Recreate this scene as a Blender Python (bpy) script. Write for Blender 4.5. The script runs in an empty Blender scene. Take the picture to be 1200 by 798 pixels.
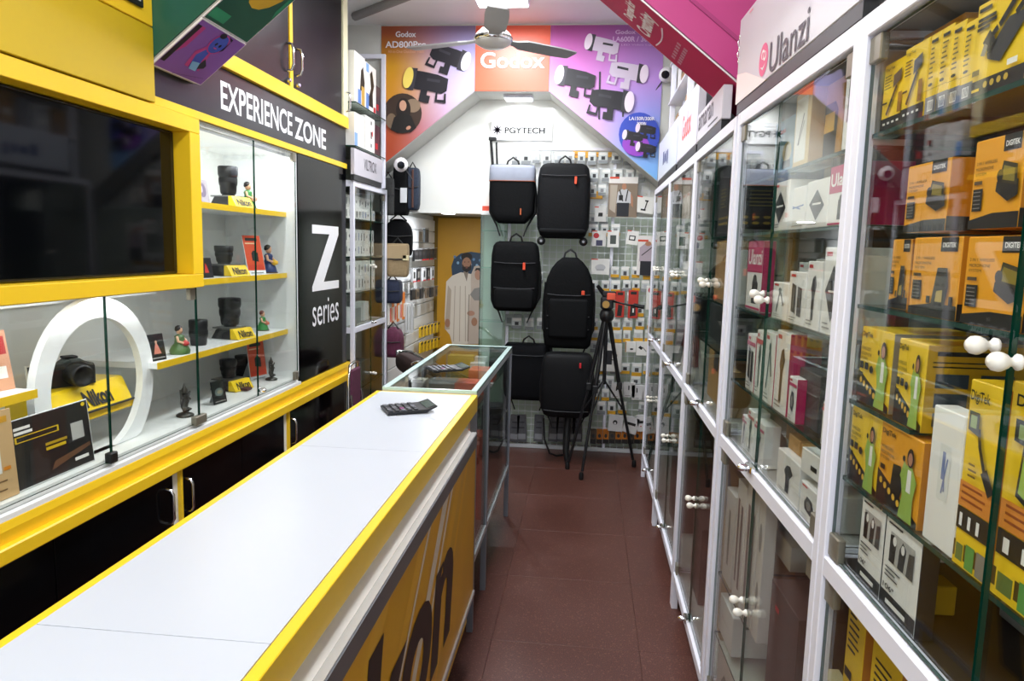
import bpy, math, random
from mathutils import Vector
random.seed(7)
S = bpy.context.scene
COL = S.collection
PI = math.pi

# ------------------------------------------------------------------ camera
FPX, CX, CY, CAMH = 850.0, 600.0, 399.0, 1.5
_vy = Vector((90.0, -106.0, FPX)).normalized()
_k = -(90.0 * (430.0 - CX) + FPX * FPX) / (-106.0)
_vd = Vector((430.0 - CX, _k, FPX)).normalized()
_vu = -_vd
_vx = _vd.cross(_vy).normalized()
if _vx.x < 0: _vx = -_vx
cam_d = bpy.data.cameras.new('camera'); cam = bpy.data.objects.new('camera', cam_d); COL.objects.link(cam)
cam_d.sensor_width = 36.0; cam_d.lens = FPX / 1200.0 * 36.0; cam_d.clip_start = 0.02
from mathutils import Matrix
_right = Vector((_vx.x, _vy.x, _vu.x)); _down = Vector((_vx.y, _vy.y, _vu.y)); _fwd = Vector((_vx.z, _vy.z, _vu.z))
_m = Matrix((( _right.x, -_down.x, -_fwd.x, 0), (_right.y, -_down.y, -_fwd.y, 0), (_right.z, -_down.z, -_fwd.z, CAMH), (0, 0, 0, 1)))
cam.matrix_world = _m
S.camera = cam

# ------------------------------------------------------------------ world, exposure
S.view_settings.view_transform = 'Standard'
S.view_settings.look = 'None'
S.view_settings.gamma = 1.0
S.view_settings.use_curve_mapping = False
S.view_settings.exposure = 0.24
W = bpy.data.worlds.new('daylight'); S.world = W; W.use_nodes = True
W.node_tree.nodes['Background'].inputs[0].default_value = (0.86, 0.92, 1.0, 1)
W.node_tree.nodes['Background'].inputs[1].default_value = 1.15
S.cycles.transparent_max_bounces = 32
S.cycles.max_bounces = 9
LAMP_W = 21.0     # watts of each ceiling panel (its builder is further down)

# ------------------------------------------------------------------ pixel -> place helpers (1200 x 798 frame)
CAMP = Vector((0, 0, CAMH))
def ray(px, py):
    v = Vector((px - CX, py - CY, FPX))
    return Vector((v.dot(_vx), v.dot(_vy), v.dot(_vu)))
def onX(px, py, x):
    r = ray(px, py); return CAMP + r * (x / r.x)
def onY(px, py, y):
    r = ray(px, py); return CAMP + r * (y / r.y)
def onZ(px, py, z):
    r = ray(px, py); return CAMP + r * ((z - CAMH) / r.z)
def proj(w):
    d = Vector(w) - CAMP
    c = _vx * d.x + _vy * d.y + _vu * d.z
    return CX + FPX * c.x / c.z, CY + FPX * c.y / c.z
def solveY(xf, z, px):
    a, b = 0.25, 14.0
    fa = proj((xf(a), a, z))[0] - px
    for _ in range(50):
        m = (a + b) / 2; fm = proj((xf(m), m, z))[0] - px
        if (fm > 0) == (fa > 0): a = m
        else: b = m
    return (a + b) / 2
def solveH(x, y, z, py):
    a, b = 0.0, 2.5
    for _ in range(40):
        m = (a + b) / 2
        if proj((x, y, z + m))[1] > py: a = m
        else: b = m
    return (a + b) / 2

# ------------------------------------------------------------------ materials
def lin(h):
    h = h.lstrip('#'); o = []
    for i in (0, 2, 4):
        c = int(h[i:i+2], 16) / 255
        o.append(c / 12.92 if c <= 0.04045 else ((c + 0.055) / 1.055) ** 2.4)
    return (o[0], o[1], o[2], 1)
MATS = {}
def C(hexc, rough=0.45, metal=0.0, var=0.0, scale=8.0, coat=0.0, bump=0.0, spec=0.5):
    key = (hexc, rough, metal, var, scale, coat, bump, spec)
    if key in MATS: return MATS[key]
    m = bpy.data.materials.new('finish_' + hexc.lstrip('#')); m.use_nodes = True
    nt = m.node_tree; b = nt.nodes['Principled BSDF']
    c = lin(hexc)
    b.inputs['Base Color'].default_value = c; b.inputs['Roughness'].default_value = rough; b.inputs['Metallic'].default_value = metal
    b.inputs['Specular IOR Level'].default_value = spec
    if coat: b.inputs['Coat Weight'].default_value = coat; b.inputs['Coat Roughness'].default_value = 0.04
    if var or bump:
        tc = nt.nodes.new('ShaderNodeTexCoord'); n = nt.nodes.new('ShaderNodeTexNoise')
        n.inputs['Scale'].default_value = scale; n.inputs['Detail'].default_value = 4
        nt.links.new(tc.outputs['Object'], n.inputs['Vector'])
        if var:
            r = nt.nodes.new('ShaderNodeValToRGB')
            r.color_ramp.elements[0].position = 0.3; r.color_ramp.elements[1].position = 0.7
            r.color_ramp.elements[0].color = tuple(max(0, x * (1 - var)) for x in c[:3]) + (1,)
            r.color_ramp.elements[1].color = tuple(min(1, x * (1 + var)) for x in c[:3]) + (1,)
            nt.links.new(n.outputs['Fac'], r.inputs[0]); nt.links.new(r.outputs[0], b.inputs['Base Color'])
        if bump:
            bp = nt.nodes.new('ShaderNodeBump'); bp.inputs['Strength'].default_value = bump; bp.inputs['Distance'].default_value = 0.004
            nt.links.new(n.outputs['Fac'], bp.inputs['Height']); nt.links.new(bp.outputs[0], b.inputs['Normal'])
    MATS[key] = m
    return m
def glass_mat(name, tint, base=0.035, rough=0.0):
    m = bpy.data.materials.new(name); m.use_nodes = True; nt = m.node_tree
    nt.nodes.remove(nt.nodes['Principled BSDF']); out = nt.nodes['Material Output']
    t = nt.nodes.new('ShaderNodeBsdfTransparent'); t.inputs[0].default_value = tint
    g = nt.nodes.new('ShaderNodeBsdfGlossy'); g.inputs['Roughness'].default_value = rough
    lw = nt.nodes.new('ShaderNodeLayerWeight'); lw.inputs[0].default_value = 0.5
    p = nt.nodes.new('ShaderNodeMath'); p.operation = 'POWER'; p.inputs[1].default_value = 5
    a = nt.nodes.new('ShaderNodeMath'); a.operation = 'MULTIPLY_ADD'; a.inputs[1].default_value = 1 - base; a.inputs[2].default_value = base
    mx = nt.nodes.new('ShaderNodeMixShader')
    L = nt.links.new
    L(lw.outputs['Facing'], p.inputs[0]); L(p.outputs[0], a.inputs[0]); L(a.outputs[0], mx.inputs[0])
    L(t.outputs[0], mx.inputs[1]); L(g.outputs[0], mx.inputs[2]); L(mx.outputs[0], out.inputs[0])
    return m
def emit_mat(name, col, st):
    m = bpy.data.materials.new(name); m.use_nodes = True; nt = m.node_tree
    nt.nodes.remove(nt.nodes['Principled BSDF'])
    e = nt.nodes.new('ShaderNodeEmission'); e.inputs[0].default_value = col; e.inputs[1].default_value = st
    nt.links.new(e.outputs[0], nt.nodes['Material Output'].inputs[0]); return m
GLASS = glass_mat('clear_glass', (0.975, 0.99, 0.982, 1))
SHELFGLASS = glass_mat('shelf_glass', (0.93, 0.97, 0.95, 1))
FROST = glass_mat('green_glass', (0.86, 0.915, 0.875, 1), 0.06)
GEDGE = C('#07382A', 0.2, spec=.3)
SEDGE = C('#25453B', 0.2, spec=.3)
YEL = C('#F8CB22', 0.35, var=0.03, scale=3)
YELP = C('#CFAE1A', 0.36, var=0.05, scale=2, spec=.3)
WHITE = C('#F4F6F6', 0.3, coat=0.15)
WLAM = C('#C9CED8', 0.28, var=0.012, scale=3)
BLACKG = C('#060608', 0.12, spec=0.13)
BAND = C('#1E1E26', 0.28, var=0.12, scale=12, spec=0.4)
WMET = C('#F0F0FC', 0.35)
ALU = C('#B9BDC6', 0.3, 0.6)
CHROME = C('#E8E8EA', 0.12, 1.0)
HINGE = C('#8D8778', 0.35, 0.5)
KNOB = C('#F3EEE2', 0.3, coat=0.3)
BLK = C('#111214', 0.5)
CLOTH = C('#0B0C0E', 0.75, var=0.25, scale=60, bump=0.3, spec=.15)
INT = C('#E9EAE6', 0.5)
CARD = C('#B98E57', 0.75, var=0.07, scale=10)

# ------------------------------------------------------------------ mesh builder
_TXT = {}
def text_geo(s, bold=0.0, shear=0.0):
    k = (s, bold, shear)
    if k in _TXT: return _TXT[k]
    cu = bpy.data.curves.new('lettering', 'FONT'); cu.body = s; cu.size = 1; cu.resolution_u = 5; cu.offset = bold; cu.shear = shear
    o = bpy.data.objects.new('lettering', cu); COL.objects.link(o)
    bpy.context.view_layer.update()
    me = o.evaluated_get(bpy.context.evaluated_depsgraph_get()).to_mesh()
    v = [(p.co.x, p.co.y) for p in me.vertices]; f = [tuple(p.vertices) for p in me.polygons]
    o.evaluated_get(bpy.context.evaluated_depsgraph_get()).to_mesh_clear()
    bpy.data.objects.remove(o); bpy.data.curves.remove(cu)
    x0 = min(p[0] for p in v); x1 = max(p[0] for p in v); y0 = min(p[1] for p in v); y1 = max(p[1] for p in v)
    v = [((x - x0) / (x1 - x0), (y - y0) / (y1 - y0)) for x, y in v]
    _TXT[k] = (v, f); return v, f

class MB:
    def __init__(s): s.v = []; s.f = []; s.m = []; s.mats = []; s.sm = []
    def mi(s, m):
        if m not in s.mats: s.mats.append(m)
        return s.mats.index(m)
    def face(s, pts, m, smooth=False):
        b = len(s.v); s.v += [tuple(p) for p in pts]; s.f.append(tuple(range(b, b + len(pts)))); s.m.append(s.mi(m)); s.sm.append(smooth); return s
    def geo(s, v, f, m, smooth=False):
        b = len(s.v); s.v += [tuple(p) for p in v]; i = s.mi(m)
        for q in f: s.f.append(tuple(b + k for k in q)); s.m.append(i); s.sm.append(smooth)
        return s
    def box(s, x0, x1, y0, y1, z0, z1, m, c=0.0):
        if c <= 0:
            v = [(x, y, z) for z in (z0, z1) for y in (y0, y1) for x in (x0, x1)]
            s.geo(v, [(0, 2, 3, 1), (4, 5, 7, 6), (0, 1, 5, 4), (2, 6, 7, 3), (0, 4, 6, 2), (1, 3, 7, 5)], m)
            return s
        c = min(c, (x1 - x0) * .45, (y1 - y0) * .45, (z1 - z0) * .45)
        v = []; idx = {}
        for ix, X_ in ((0, x0), (1, x1)):
            for iy, Y_ in ((0, y0), (1, y1)):
                for iz, Z_ in ((0, z0), (1, z1)):
                    dx, dy, dz = (c if ix == 0 else -c), (c if iy == 0 else -c), (c if iz == 0 else -c)
                    idx[(ix, iy, iz, 0)] = len(v); v.append((X_, Y_ + dy, Z_ + dz))
                    idx[(ix, iy, iz, 1)] = len(v); v.append((X_ + dx, Y_, Z_ + dz))
                    idx[(ix, iy, iz, 2)] = len(v); v.append((X_ + dx, Y_ + dy, Z_))
        f = []
        for i in (0, 1):
            q = [(i, 0, 0, 0), (i, 1, 0, 0), (i, 1, 1, 0), (i, 0, 1, 0)]; f.append([idx[k] for k in (q if i else q[::-1])])
            q = [(0, i, 0, 1), (1, i, 0, 1), (1, i, 1, 1), (0, i, 1, 1)]; f.append([idx[k] for k in (q[::-1] if i else q)])
            q = [(0, 0, i, 2), (1, 0, i, 2), (1, 1, i, 2), (0, 1, i, 2)]; f.append([idx[k] for k in (q if i else q[::-1])])
        for a in (0, 1):
            for b in (0, 1):
                f.append([idx[(a, b, 0, 0)], idx[(a, b, 1, 0)], idx[(a, b, 1, 1)], idx[(a, b, 0, 1)]])
                f.append([idx[(a, 0, b, 0)], idx[(a, 1, b, 0)], idx[(a, 1, b, 2)], idx[(a, 0, b, 2)]])
                f.append([idx[(0, a, b, 1)], idx[(1, a, b, 1)], idx[(1, a, b, 2)], idx[(0, a, b, 2)]])
                for e in (0, 1): f.append([idx[(a, b, e, 0)], idx[(a, b, e, 1)], idx[(a, b, e, 2)]])
        s.geo(v, f, m); return s
    def prism(s, poly, axis, a0, a1, m, mside=None):
        # poly in the two other axes; axis 'x','y','z'
        n = len(poly)
        def P(p, a): return {'x': (a, p[0], p[1]), 'y': (p[0], a, p[1]), 'z': (p[0], p[1], a)}[axis]
        v = [P(p, a0) for p in poly] + [P(p, a1) for p in poly]
        s.geo(v, [tuple(range(n)), tuple(range(2 * n - 1, n - 1, -1))], m)
        s.geo(v, [(i, (i + 1) % n, n + (i + 1) % n, n + i) for i in range(n)], mside or m); return s
    def tube(s, pts, r, m, n=8, cap=True, smooth=True):
        pts = [Vector(p) for p in pts]; rings = []
        rr = r if isinstance(r, (list, tuple)) else [r] * len(pts)
        up = None; v = []
        for i, p in enumerate(pts):
            d = (pts[min(i + 1, len(pts) - 1)] - pts[max(i - 1, 0)]).normalized()
            if up is None: up = Vector((0, 0, 1)) if abs(d.z) < 0.9 else Vector((1, 0, 0))
            a = d.cross(up).normalized(); b = a.cross(d).normalized(); up = b
            for k in range(n):
                t = 2 * PI * k / n; v.append(p + (a * math.cos(t) + b * math.sin(t)) * rr[i])
        f = []
        for i in range(len(pts) - 1):
            for k in range(n): f.append((i * n + k, i * n + (k + 1) % n, (i + 1) * n + (k + 1) % n, (i + 1) * n + k))
        s.geo(v, f, m, smooth)
        if cap:
            q = len(pts) - 1
            s.geo(v[:n], [tuple(range(n))[::-1]], m); s.geo(v[q * n:], [tuple(range(n))], m)
        return s
    def lathe(s, prof, m, n=16, org=(0, 0, 0), axis='z', smooth=True):
        v = []; f = []
        for r, z in prof:
            for k in range(n):
                t = 2 * PI * k / n; a, b = r * math.cos(t), r * math.sin(t)
                p = {'z': (a, b, z), 'y': (a, z, -b), 'x': (z, a, b)}[axis]
                v.append((p[0] + org[0], p[1] + org[1], p[2] + org[2]))
        for i in range(len(prof) - 1):
            for k in range(n): f.append((i * n + k, i * n + (k + 1) % n, (i + 1) * n + (k + 1) % n, (i + 1) * n + k))
        s.geo(v, f, m, smooth)
        s.geo(v[:n], [tuple(range(n))[::-1]], m); s.geo(v[-n:], [tuple(range(n))], m)
        return s
    def loft(s, rings, m, smooth=True, caps=True):
        n = len(rings[0]); v = [p for r in rings for p in r]; f = []
        for i in range(len(rings) - 1):
            for k in range(n): f.append((i * n + k, i * n + (k + 1) % n, (i + 1) * n + (k + 1) % n, (i + 1) * n + k))
        if caps: f += [tuple(range(n))[::-1], tuple(range((len(rings) - 1) * n, len(rings) * n))]
        s.geo(v, f, m, smooth); return s
    def pane(s, x0, x1, y0, y1, z0, z1, m, edge):
        d = [(x1 - x0, 0), (y1 - y0, 1), (z1 - z0, 2)]; thin = min(d)[1]
        v = [(x, y, z) for z in (z0, z1) for y in (y0, y1) for x in (x0, x1)]
        F = {(0, 0): (0, 4, 6, 2), (0, 1): (1, 3, 7, 5), (1, 0): (0, 1, 5, 4), (1, 1): (2, 6, 7, 3), (2, 0): (0, 2, 3, 1), (2, 1): (4, 5, 7, 6)}
        for (a, b), q in F.items(): s.geo([v[i] for i in q], [(0, 1, 2, 3)], m if a == thin else edge)
        return s
    def build(s, name, parent=None, loc=None, rz=None):
        me = bpy.data.meshes.new(name); me.from_pydata(s.v, [], s.f); me.update()
        for m in s.mats: me.materials.append(m)
        me.polygons.foreach_set('material_index', s.m); me.polygons.foreach_set('use_smooth', s.sm)
        o = bpy.data.objects.new(name, me); COL.objects.link(o)
        if parent: o.parent = parent
        if loc is not None: o.location = loc
        if rz is not None: o.rotation_euler = (0, 0, rz)
        return o

def tag(o, label, cat, group=None, kind=None):
    if label: o['label'] = label
    if cat: o['category'] = cat
    if group: o['group'] = group
    if kind: o['kind'] = kind
    return o
def thing(name, label, cat, loc=(0, 0, 0), rz=0, group=None):
    o = bpy.data.objects.new(name, None); COL.objects.link(o); o.empty_display_size = 0.05
    o.location = loc; o.rotation_euler = (0, 0, rz); return tag(o, label, cat, group)
def struct(o): o['kind'] = 'structure'; return o
def dup(root, loc, rz=None, label=None):
    r = root.copy(); COL.objects.link(r); r.location = loc
    if rz is not None: r.rotation_euler = (0, 0, rz)
    if label: r['label'] = label
    for ch in list(root.children):
        c = ch.copy(); COL.objects.link(c); c.parent = r
        for g in ch.children:
            d = g.copy(); COL.objects.link(d); d.parent = c
    return r

# print items on a flat face: o = corner, u / v = unit directions, n = outward normal, w / h in metres
def prints(mb, o, u, v, n, w, h, items, off=0.0006, step=0.00015):
    o = Vector(o); u = Vector(u); v = Vector(v); n = Vector(n)
    def P(a, b, k): return o + u * (a * w) + v * (b * h) + n * (off + step * k)
    for k, it in enumerate(items):
        t = it[0]
        if t == 'r':
            _, a0, b0, a1, b1, c = it; mb.face([P(a0, b0, k), P(a1, b0, k), P(a1, b1, k), P(a0, b1, k)], c)
        elif t == 'p': mb.face([P(a, b, k) for a, b in it[1]], it[2])
        elif t == 'e':
            _, a, b, ra, rb, c = it; mb.face([P(a + ra * math.cos(2 * PI * i / 20), b + rb * math.sin(2 * PI * i / 20), k) for i in range(20)], c)
        elif t == 'l':   # bar between two points, width in metres
            _, a0, b0, a1, b1, wd, c = it
            dx, dy = (a1 - a0) * w, (b1 - b0) * h; L = math.hypot(dx, dy) or 1; ox, oy = -dy / L * wd / 2 / w, dx / L * wd / 2 / h
            mb.face([P(a0 + ox, b0 + oy, k), P(a0 - ox, b0 - oy, k), P(a1 - ox, b1 - oy, k), P(a1 + ox, b1 + oy, k)], c)
        elif t == 't':
            _, st, a0, b0, a1, b1, c = it[:7]
            tv, tf = text_geo(st, *(it[7:9]))
            mb.geo([P(a0 + (a1 - a0) * x, b0 + (b1 - b0) * y, k) for x, y in tv], tf, c)
    return mb

def pbox(name, label, loc, rz, w, d, h, body, front=None, side=None, left=None, top=None, cat='box', group=None, sidemat=None):
    """carton: origin at front-bottom-left corner, front faces local -y"""
    mb = MB(); mb.box(0, w, 0, d, 0, h, body, 0.0015)
    o = mb.build(name, None, loc, rz); tag(o, label, cat, group)
    if front:
        f = prints(MB(), (0, 0, 0), (1, 0, 0), (0, 0, 1), (0, -1, 0), w, h, front).build('front_print', o)
    if side or sidemat:
        it = ([('r', .004, .004, .996, .996, sidemat)] if sidemat else []) + (side or [])
        prints(MB(), (w, 0, 0), (0, 1, 0), (0, 0, 1), (1, 0, 0), d, h, it).build('side_print', o)
    if left: prints(MB(), (0, d, 0), (0, -1, 0), (0, 0, 1), (-1, 0, 0), d, h, left).build('side_print', o)
    if top: prints(MB(), (0, 0, h), (1, 0, 0), (0, 1, 0), (0, 0, 1), w, d, top).build('lid_print', o)
    return o
def bars(u0, v0, u1, n, dv, c, th=0.35, jit=True):
    out = []
    for i in range(n):
        e = u0 + (u1 - u0) * (random.uniform(.55, 1) if jit else 1)
        out.append(('r', u0, v0 - i * dv, e, v0 - i * dv + dv * th, c))
    return out

# ================================================================== ROOM
XL, XR, YB, CEIL = -1.92, 0.86, 5.39, 3.0
def terrazzo():
    m = bpy.data.materials.new('terrazzo'); m.use_nodes = True; nt = m.node_tree; b = nt.nodes['Principled BSDF']; L = nt.links.new
    tc = nt.nodes.new('ShaderNodeTexCoord'); gm = nt.nodes.new('ShaderNodeNewGeometry')
    vo = nt.nodes.new('ShaderNodeTexVoronoi'); vo.inputs['Scale'].default_value = 210
    n = nt.nodes.new('ShaderNodeTexNoise'); n.inputs['Scale'].default_value = 260; n.inputs['Detail'].default_value = 3
    n2 = nt.nodes.new('ShaderNodeTexNoise'); n2.inputs['Scale'].default_value = 2.2
    for t in (vo, n, n2): L(gm.outputs['Position'], t.inputs['Vector'])
    r = nt.nodes.new('ShaderNodeValToRGB'); e = r.color_ramp.elements
    e[0].position = 0.32; e[0].color = lin('#3A221D'); e[1].position = 0.62; e[1].color = lin('#6E4238')
    L(n.outputs['Fac'], r.inputs[0])
    sp = nt.nodes.new('ShaderNodeSeparateColor'); L(vo.outputs['Color'], sp.inputs[0])
    r2 = nt.nodes.new('ShaderNodeValToRGB'); r2.color_ramp.elements[0].position = 0.91; r2.color_ramp.elements[1].position = 0.97
    L(sp.outputs[0], r2.inputs[0])
    mx = nt.nodes.new('ShaderNodeMix'); mx.data_type = 'RGBA'; mx.inputs['B'].default_value = lin('#7E5648')
    L(r2.outputs[0], mx.inputs['Factor']); L(r.outputs[0], mx.inputs['A'])
    m2 = nt.nodes.new('ShaderNodeMix'); m2.data_type = 'RGBA'; m2.blend_type = 'MULTIPLY'; m2.inputs['Factor'].default_value = 0.35
    L(mx.outputs['Result'], m2.inputs['A']); L(n2.outputs['Fac'], m2.inputs['B'])
    L(m2.outputs['Result'], b.inputs['Base Color'])
    r3 = nt.nodes.new('ShaderNodeMapRange'); r3.inputs['To Min'].default_value = 0.22; r3.inputs['To Max'].default_value = 0.5
    L(n2.outputs['Fac'], r3.inputs['Value']); L(r3.outputs[0], b.inputs['Roughness'])
    return m
TERR = terrazzo()
floor = struct(MB().box(XL - .1, XR + .1, -1.2, 7.5, -0.08, -0.004, C('#4A2E27', 0.8)).build('floor'))
tile_me = None
for ix in range(4):
    for iy in range(14):
        x0 = -1.44 + ix * .5625; y0 = -0.7625 + iy * .5625
        if tile_me is None:
            t0 = MB().box(0, .5617, 0, .5617, -0.012, 0, TERR, 0.0005).build('tile', floor, (x0, y0, 0)); tile_me = t0.data
        else:
            o = bpy.data.objects.new('tile', tile_me); COL.objects.link(o); o.parent = floor; o.location = (x0, y0, 0)
ceilm = C('#ECEEEF', 0.6, var=0.03, scale=2)
struct(MB().box(XL - .1, XR + .1, -1.2, YB + .1, CEIL, CEIL + .08, ceilm).build('ceiling'))
a, b_ = onZ(416, 19, 2.985), onZ(480, -6, 2.985); d_ = (b_ - a)
struct(MB().tube([a, b_ + d_ * 3], 0.03, C('#8F8C8C', 0.6), 8).build('trim_1'))
WALLM = C('#E6E6E2', 0.55, var=0.02, scale=3)
struct(MB().box(XL - .1, XL, -1.2, 7.4, 0, CEIL, WALLM).build('wall_left'))
struct(MB().box(XR, XR + .1, -1.2, YB + .1, 0, CEIL, C('#C9C8C2', 0.6, var=0.03, scale=3)).build('wall_right'))
# upper back wall of glossy white panel, lower wall behind the grid, recess on its side
GLOSSW = C('#F6F7F2', 0.16, var=0.01, scale=2, coat=0.6)
struct(MB().box(XL, XR, YB, YB + .06, 1.745, CEIL, GLOSSW).build('wall_back'))
struct(MB().box(-.60, XR, 5.50, 5.56, 0, 1.745, C('#D5E0CF', 0.5)).build('wall_back_lower'))
struct(MB().box(-.66, -.60, 5.50, 7.3, 0, 1.82, C('#C9CFC6', 0.5)).build('wall_recess_side'))
struct(MB().box(XL, -.60, 7.2, 7.3, 0, 1.9, C('#8A6B1E', 0.6, var=0.06)).build('wall_recess_back'))
struct(MB().box(XL, -.60, YB + .06, 7.3, 1.80, 1.86, C('#C4C4BF', 0.6)).build('ceiling_recess'))
# header with chamfered arch
hdr = [(XL, CEIL), (XL, 1.70), (-1.476, 2.047), (-.82, 2.56), (-.305, 2.56), (.443, 1.975), (XR, 1.65), (XR, CEIL)]
struct(MB().prism(hdr, 'y', 5.1, YB, C('#D4D4CE', 0.55, var=0.02)).build('wall_header'))

# ================================================================== LAMPS
LEDM = emit_mat('led_diffuser', (0.96, 0.98, 1.0, 1), 9.0)
def ceiling_lamp(x, y, z, sx, sy, watts, label, rzn=0):
    t = thing('ceiling_lamp', label, 'lamp', (x, y, z))
    MB().box(-sx / 2 - .012, sx / 2 + .012, -sy / 2 - .012, sy / 2 + .012, -.022, 0, WMET, .004).build('housing', t)
    MB().box(-sx / 2, sx / 2, -sy / 2, sy / 2, -.028, -.0221, LEDM).build('diffuser', t)
    l = bpy.data.lights.new('lamp_glow', 'AREA'); l.shape = 'RECTANGLE'; l.size = sx; l.size_y = sy; l.energy = watts; l.color = (0.93, 0.965, 1.0)
    lo = bpy.data.objects.new('lamp_glow', l); COL.objects.link(lo); lo.parent = t; lo.location = (0, 0, -.032)
    return t
ceiling_lamp(-.58, 4.52, CEIL, .30, .30, LAMP_W * .8, 'white square lamp on the ceiling just above the fan')
ceiling_lamp(-.42, 3.3, CEIL, .4, 1.0, LAMP_W * 1.5, 'white ceiling lamp between the fan and the pink brace')
ceiling_lamp(-.38, 1.45, CEIL, .4, 1.1, LAMP_W * .48, 'white ceiling lamp over the white counter')
ceiling_lamp(-.30, -.4, CEIL, .5, .8, LAMP_W * .75, 'white ceiling lamp near the shop entrance')
ceiling_lamp(-.53, 5.245, 2.56, .18, .10, LAMP_W * .07, 'small white lamp under the arch above the white sign')
ceiling_lamp(onY(525, 252, 6.1).x, 6.1, 1.80, .10, .10, LAMP_W * .45, 'small round white lamp in the recess ceiling')

# ================================================================== ARCH POSTERS
def grad(name, x0, x1, rl, rr, zr):
    m = bpy.data.materials.new(name); m.use_nodes = True; nt = m.node_tree; b = nt.nodes['Principled BSDF']; L = nt.links.new
    b.inputs['Roughness'].default_value = 0.35
    g = nt.nodes.new('ShaderNodeNewGeometry'); s = nt.nodes.new('ShaderNodeSeparateXYZ'); L(g.outputs['Position'], s.inputs[0])
    mx = nt.nodes.new('ShaderNodeMapRange'); mx.interpolation_type = 'SMOOTHSTEP'; mx.inputs['From Min'].default_value = x0; mx.inputs['From Max'].default_value = x1; L(s.outputs['X'], mx.inputs['Value'])
    mz = nt.nodes.new('ShaderNodeMapRange'); mz.inputs['From Min'].default_value = zr[0]; mz.inputs['From Max'].default_value = zr[1]; L(s.outputs['Z'], mz.inputs['Value'])
    outs = []
    for st in (rl, rr):
        r = nt.nodes.new('ShaderNodeValToRGB'); el = r.color_ramp.elements
        while len(el) < len(st): el.new(0.5)
        for i, (p, c) in enumerate(st): el[i].position = p; el[i].color = lin(c)
        L(mz.outputs[0], r.inputs[0]); outs.append(r)
    mm = nt.nodes.new('ShaderNodeMix'); mm.data_type = 'RGBA'
    L(mx.outputs[0], mm.inputs['Factor']); L(outs[0].outputs[0], mm.inputs['A']); L(outs[1].outputs[0], mm.inputs['B']); L(mm.outputs['Result'], b.inputs['Base Color'])
    return m
GL = grad('poster_sunset', -1.42, -.86, [(0, '#A2402A'), (.3, '#B0502C'), (.5, '#D08E28'), (.72, '#D69A24'), (.95, '#A85634')], [(0, '#D08E86'), (.5, '#C8BCE8'), (.75, '#B4AEE0'), (1, '#85749A')], (2.05, 2.99))
GR = grad('poster_pink', -.2, .40, [(0, '#F6C6F0'), (.5, '#F0A8EC'), (.75, '#D97ACC'), (1, '#AE4A96')], [(0, '#86C2FF'), (.35, '#90A8F4'), (.65, '#C79AE8'), (1, '#985AA4')], (1.99, 2.99))
PY = 5.094
def P2(px, py): p = onY(px, py, PY - .004); return p.x, p.z
def shapes(mb, items, y0=PY - .0045):
    for k, it in enumerate(items):
        y = y0 - .0004 * (k + 1); t = it[0]
        if t == 'p': mb.face([(q[0], y, q[1]) for q in (P2(*p) for p in it[1])], it[2])
        elif t == 'e':
            _, cx, cy, rx, ry, ang, c = it; ca, sa = math.cos(ang), math.sin(ang)
            pts = []
            for i in range(24):
                a_ = 2 * PI * i / 24; ex, ey = rx * math.cos(a_), ry * math.sin(a_)
                pts.append(P2(cx + ex * ca - ey * sa, cy + ex * sa + ey * ca))
            mb.face([(q[0], y, q[1]) for q in pts][::-1], c)
        elif t == 't':
            _, st, x0, y0_, x1, y1, c = it[:7]; v, f = text_geo(st, *(it[7:9])); a_ = P2(x0, y0_); b_ = P2(x1, y1)
            mb.geo([(a_[0] + (b_[0] - a_[0]) * x, y, a_[1] + (b_[1] - a_[1]) * z) for x, z in v], f, c)
    return mb
def flash(cx, cy, s, ang, fl, disc, body, tone):
    """studio light printed on a poster: reflector, body, bracket; fl=-1 mirrors"""
    ca, sa = math.cos(ang), math.sin(ang)
    def T(pts): return [(cx + fl * (x * s * ca - y * s * sa), cy + x * s * sa + y * s * ca) for x, y in pts]
    it = [('p', T([(-20, -9), (-6, -10), (10, -10), (22, -8), (23, 5), (18, 9), (0, 9), (-8, 10), (-20, 10)]), body),
          ('p', T([(-20, -11), (-12, -12), (-12, 12), (-20, 12)]), tone),
          ('p', T([(-4, 9), (3, 9), (3, 14), (7, 14), (7, 22), (-4, 22)]), body),
          ('p', T([(12, 9), (14, 9), (15, 16), (22, 15), (21, 8), (23, 8), (25, 18), (13, 19)]), body),
          ('p', T([(0, -4), (14, -5), (14, -2), (0, -1)]), tone)]
    q = T([(-20, 0)])[0]
    return it + [('e', q[0], q[1], 5.2 * s, 11.5 * s, ang * fl, disc)]
dk, dk2, wh = C('#26242A', .4), C('#3C3A42', .4), C('#F2EEF4', .4)
t = thing('wall_poster', 'orange to lavender poster of two black studio lights on the arch', 'poster', (0, 0, 0))
MB().prism([(-1.476, 2.99), (-1.476, 2.05), (-.822, 2.563), (-.822, 2.99)], 'y', PY, 5.0995, GL).build('sheet', t)
it = flash(527, 66, 1.0, -.30, -1, C('#E8E6F6', .4), dk, dk2) + flash(500, 96, 1.1, .22, 1, C('#F2D868', .4), dk, dk2)
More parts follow.
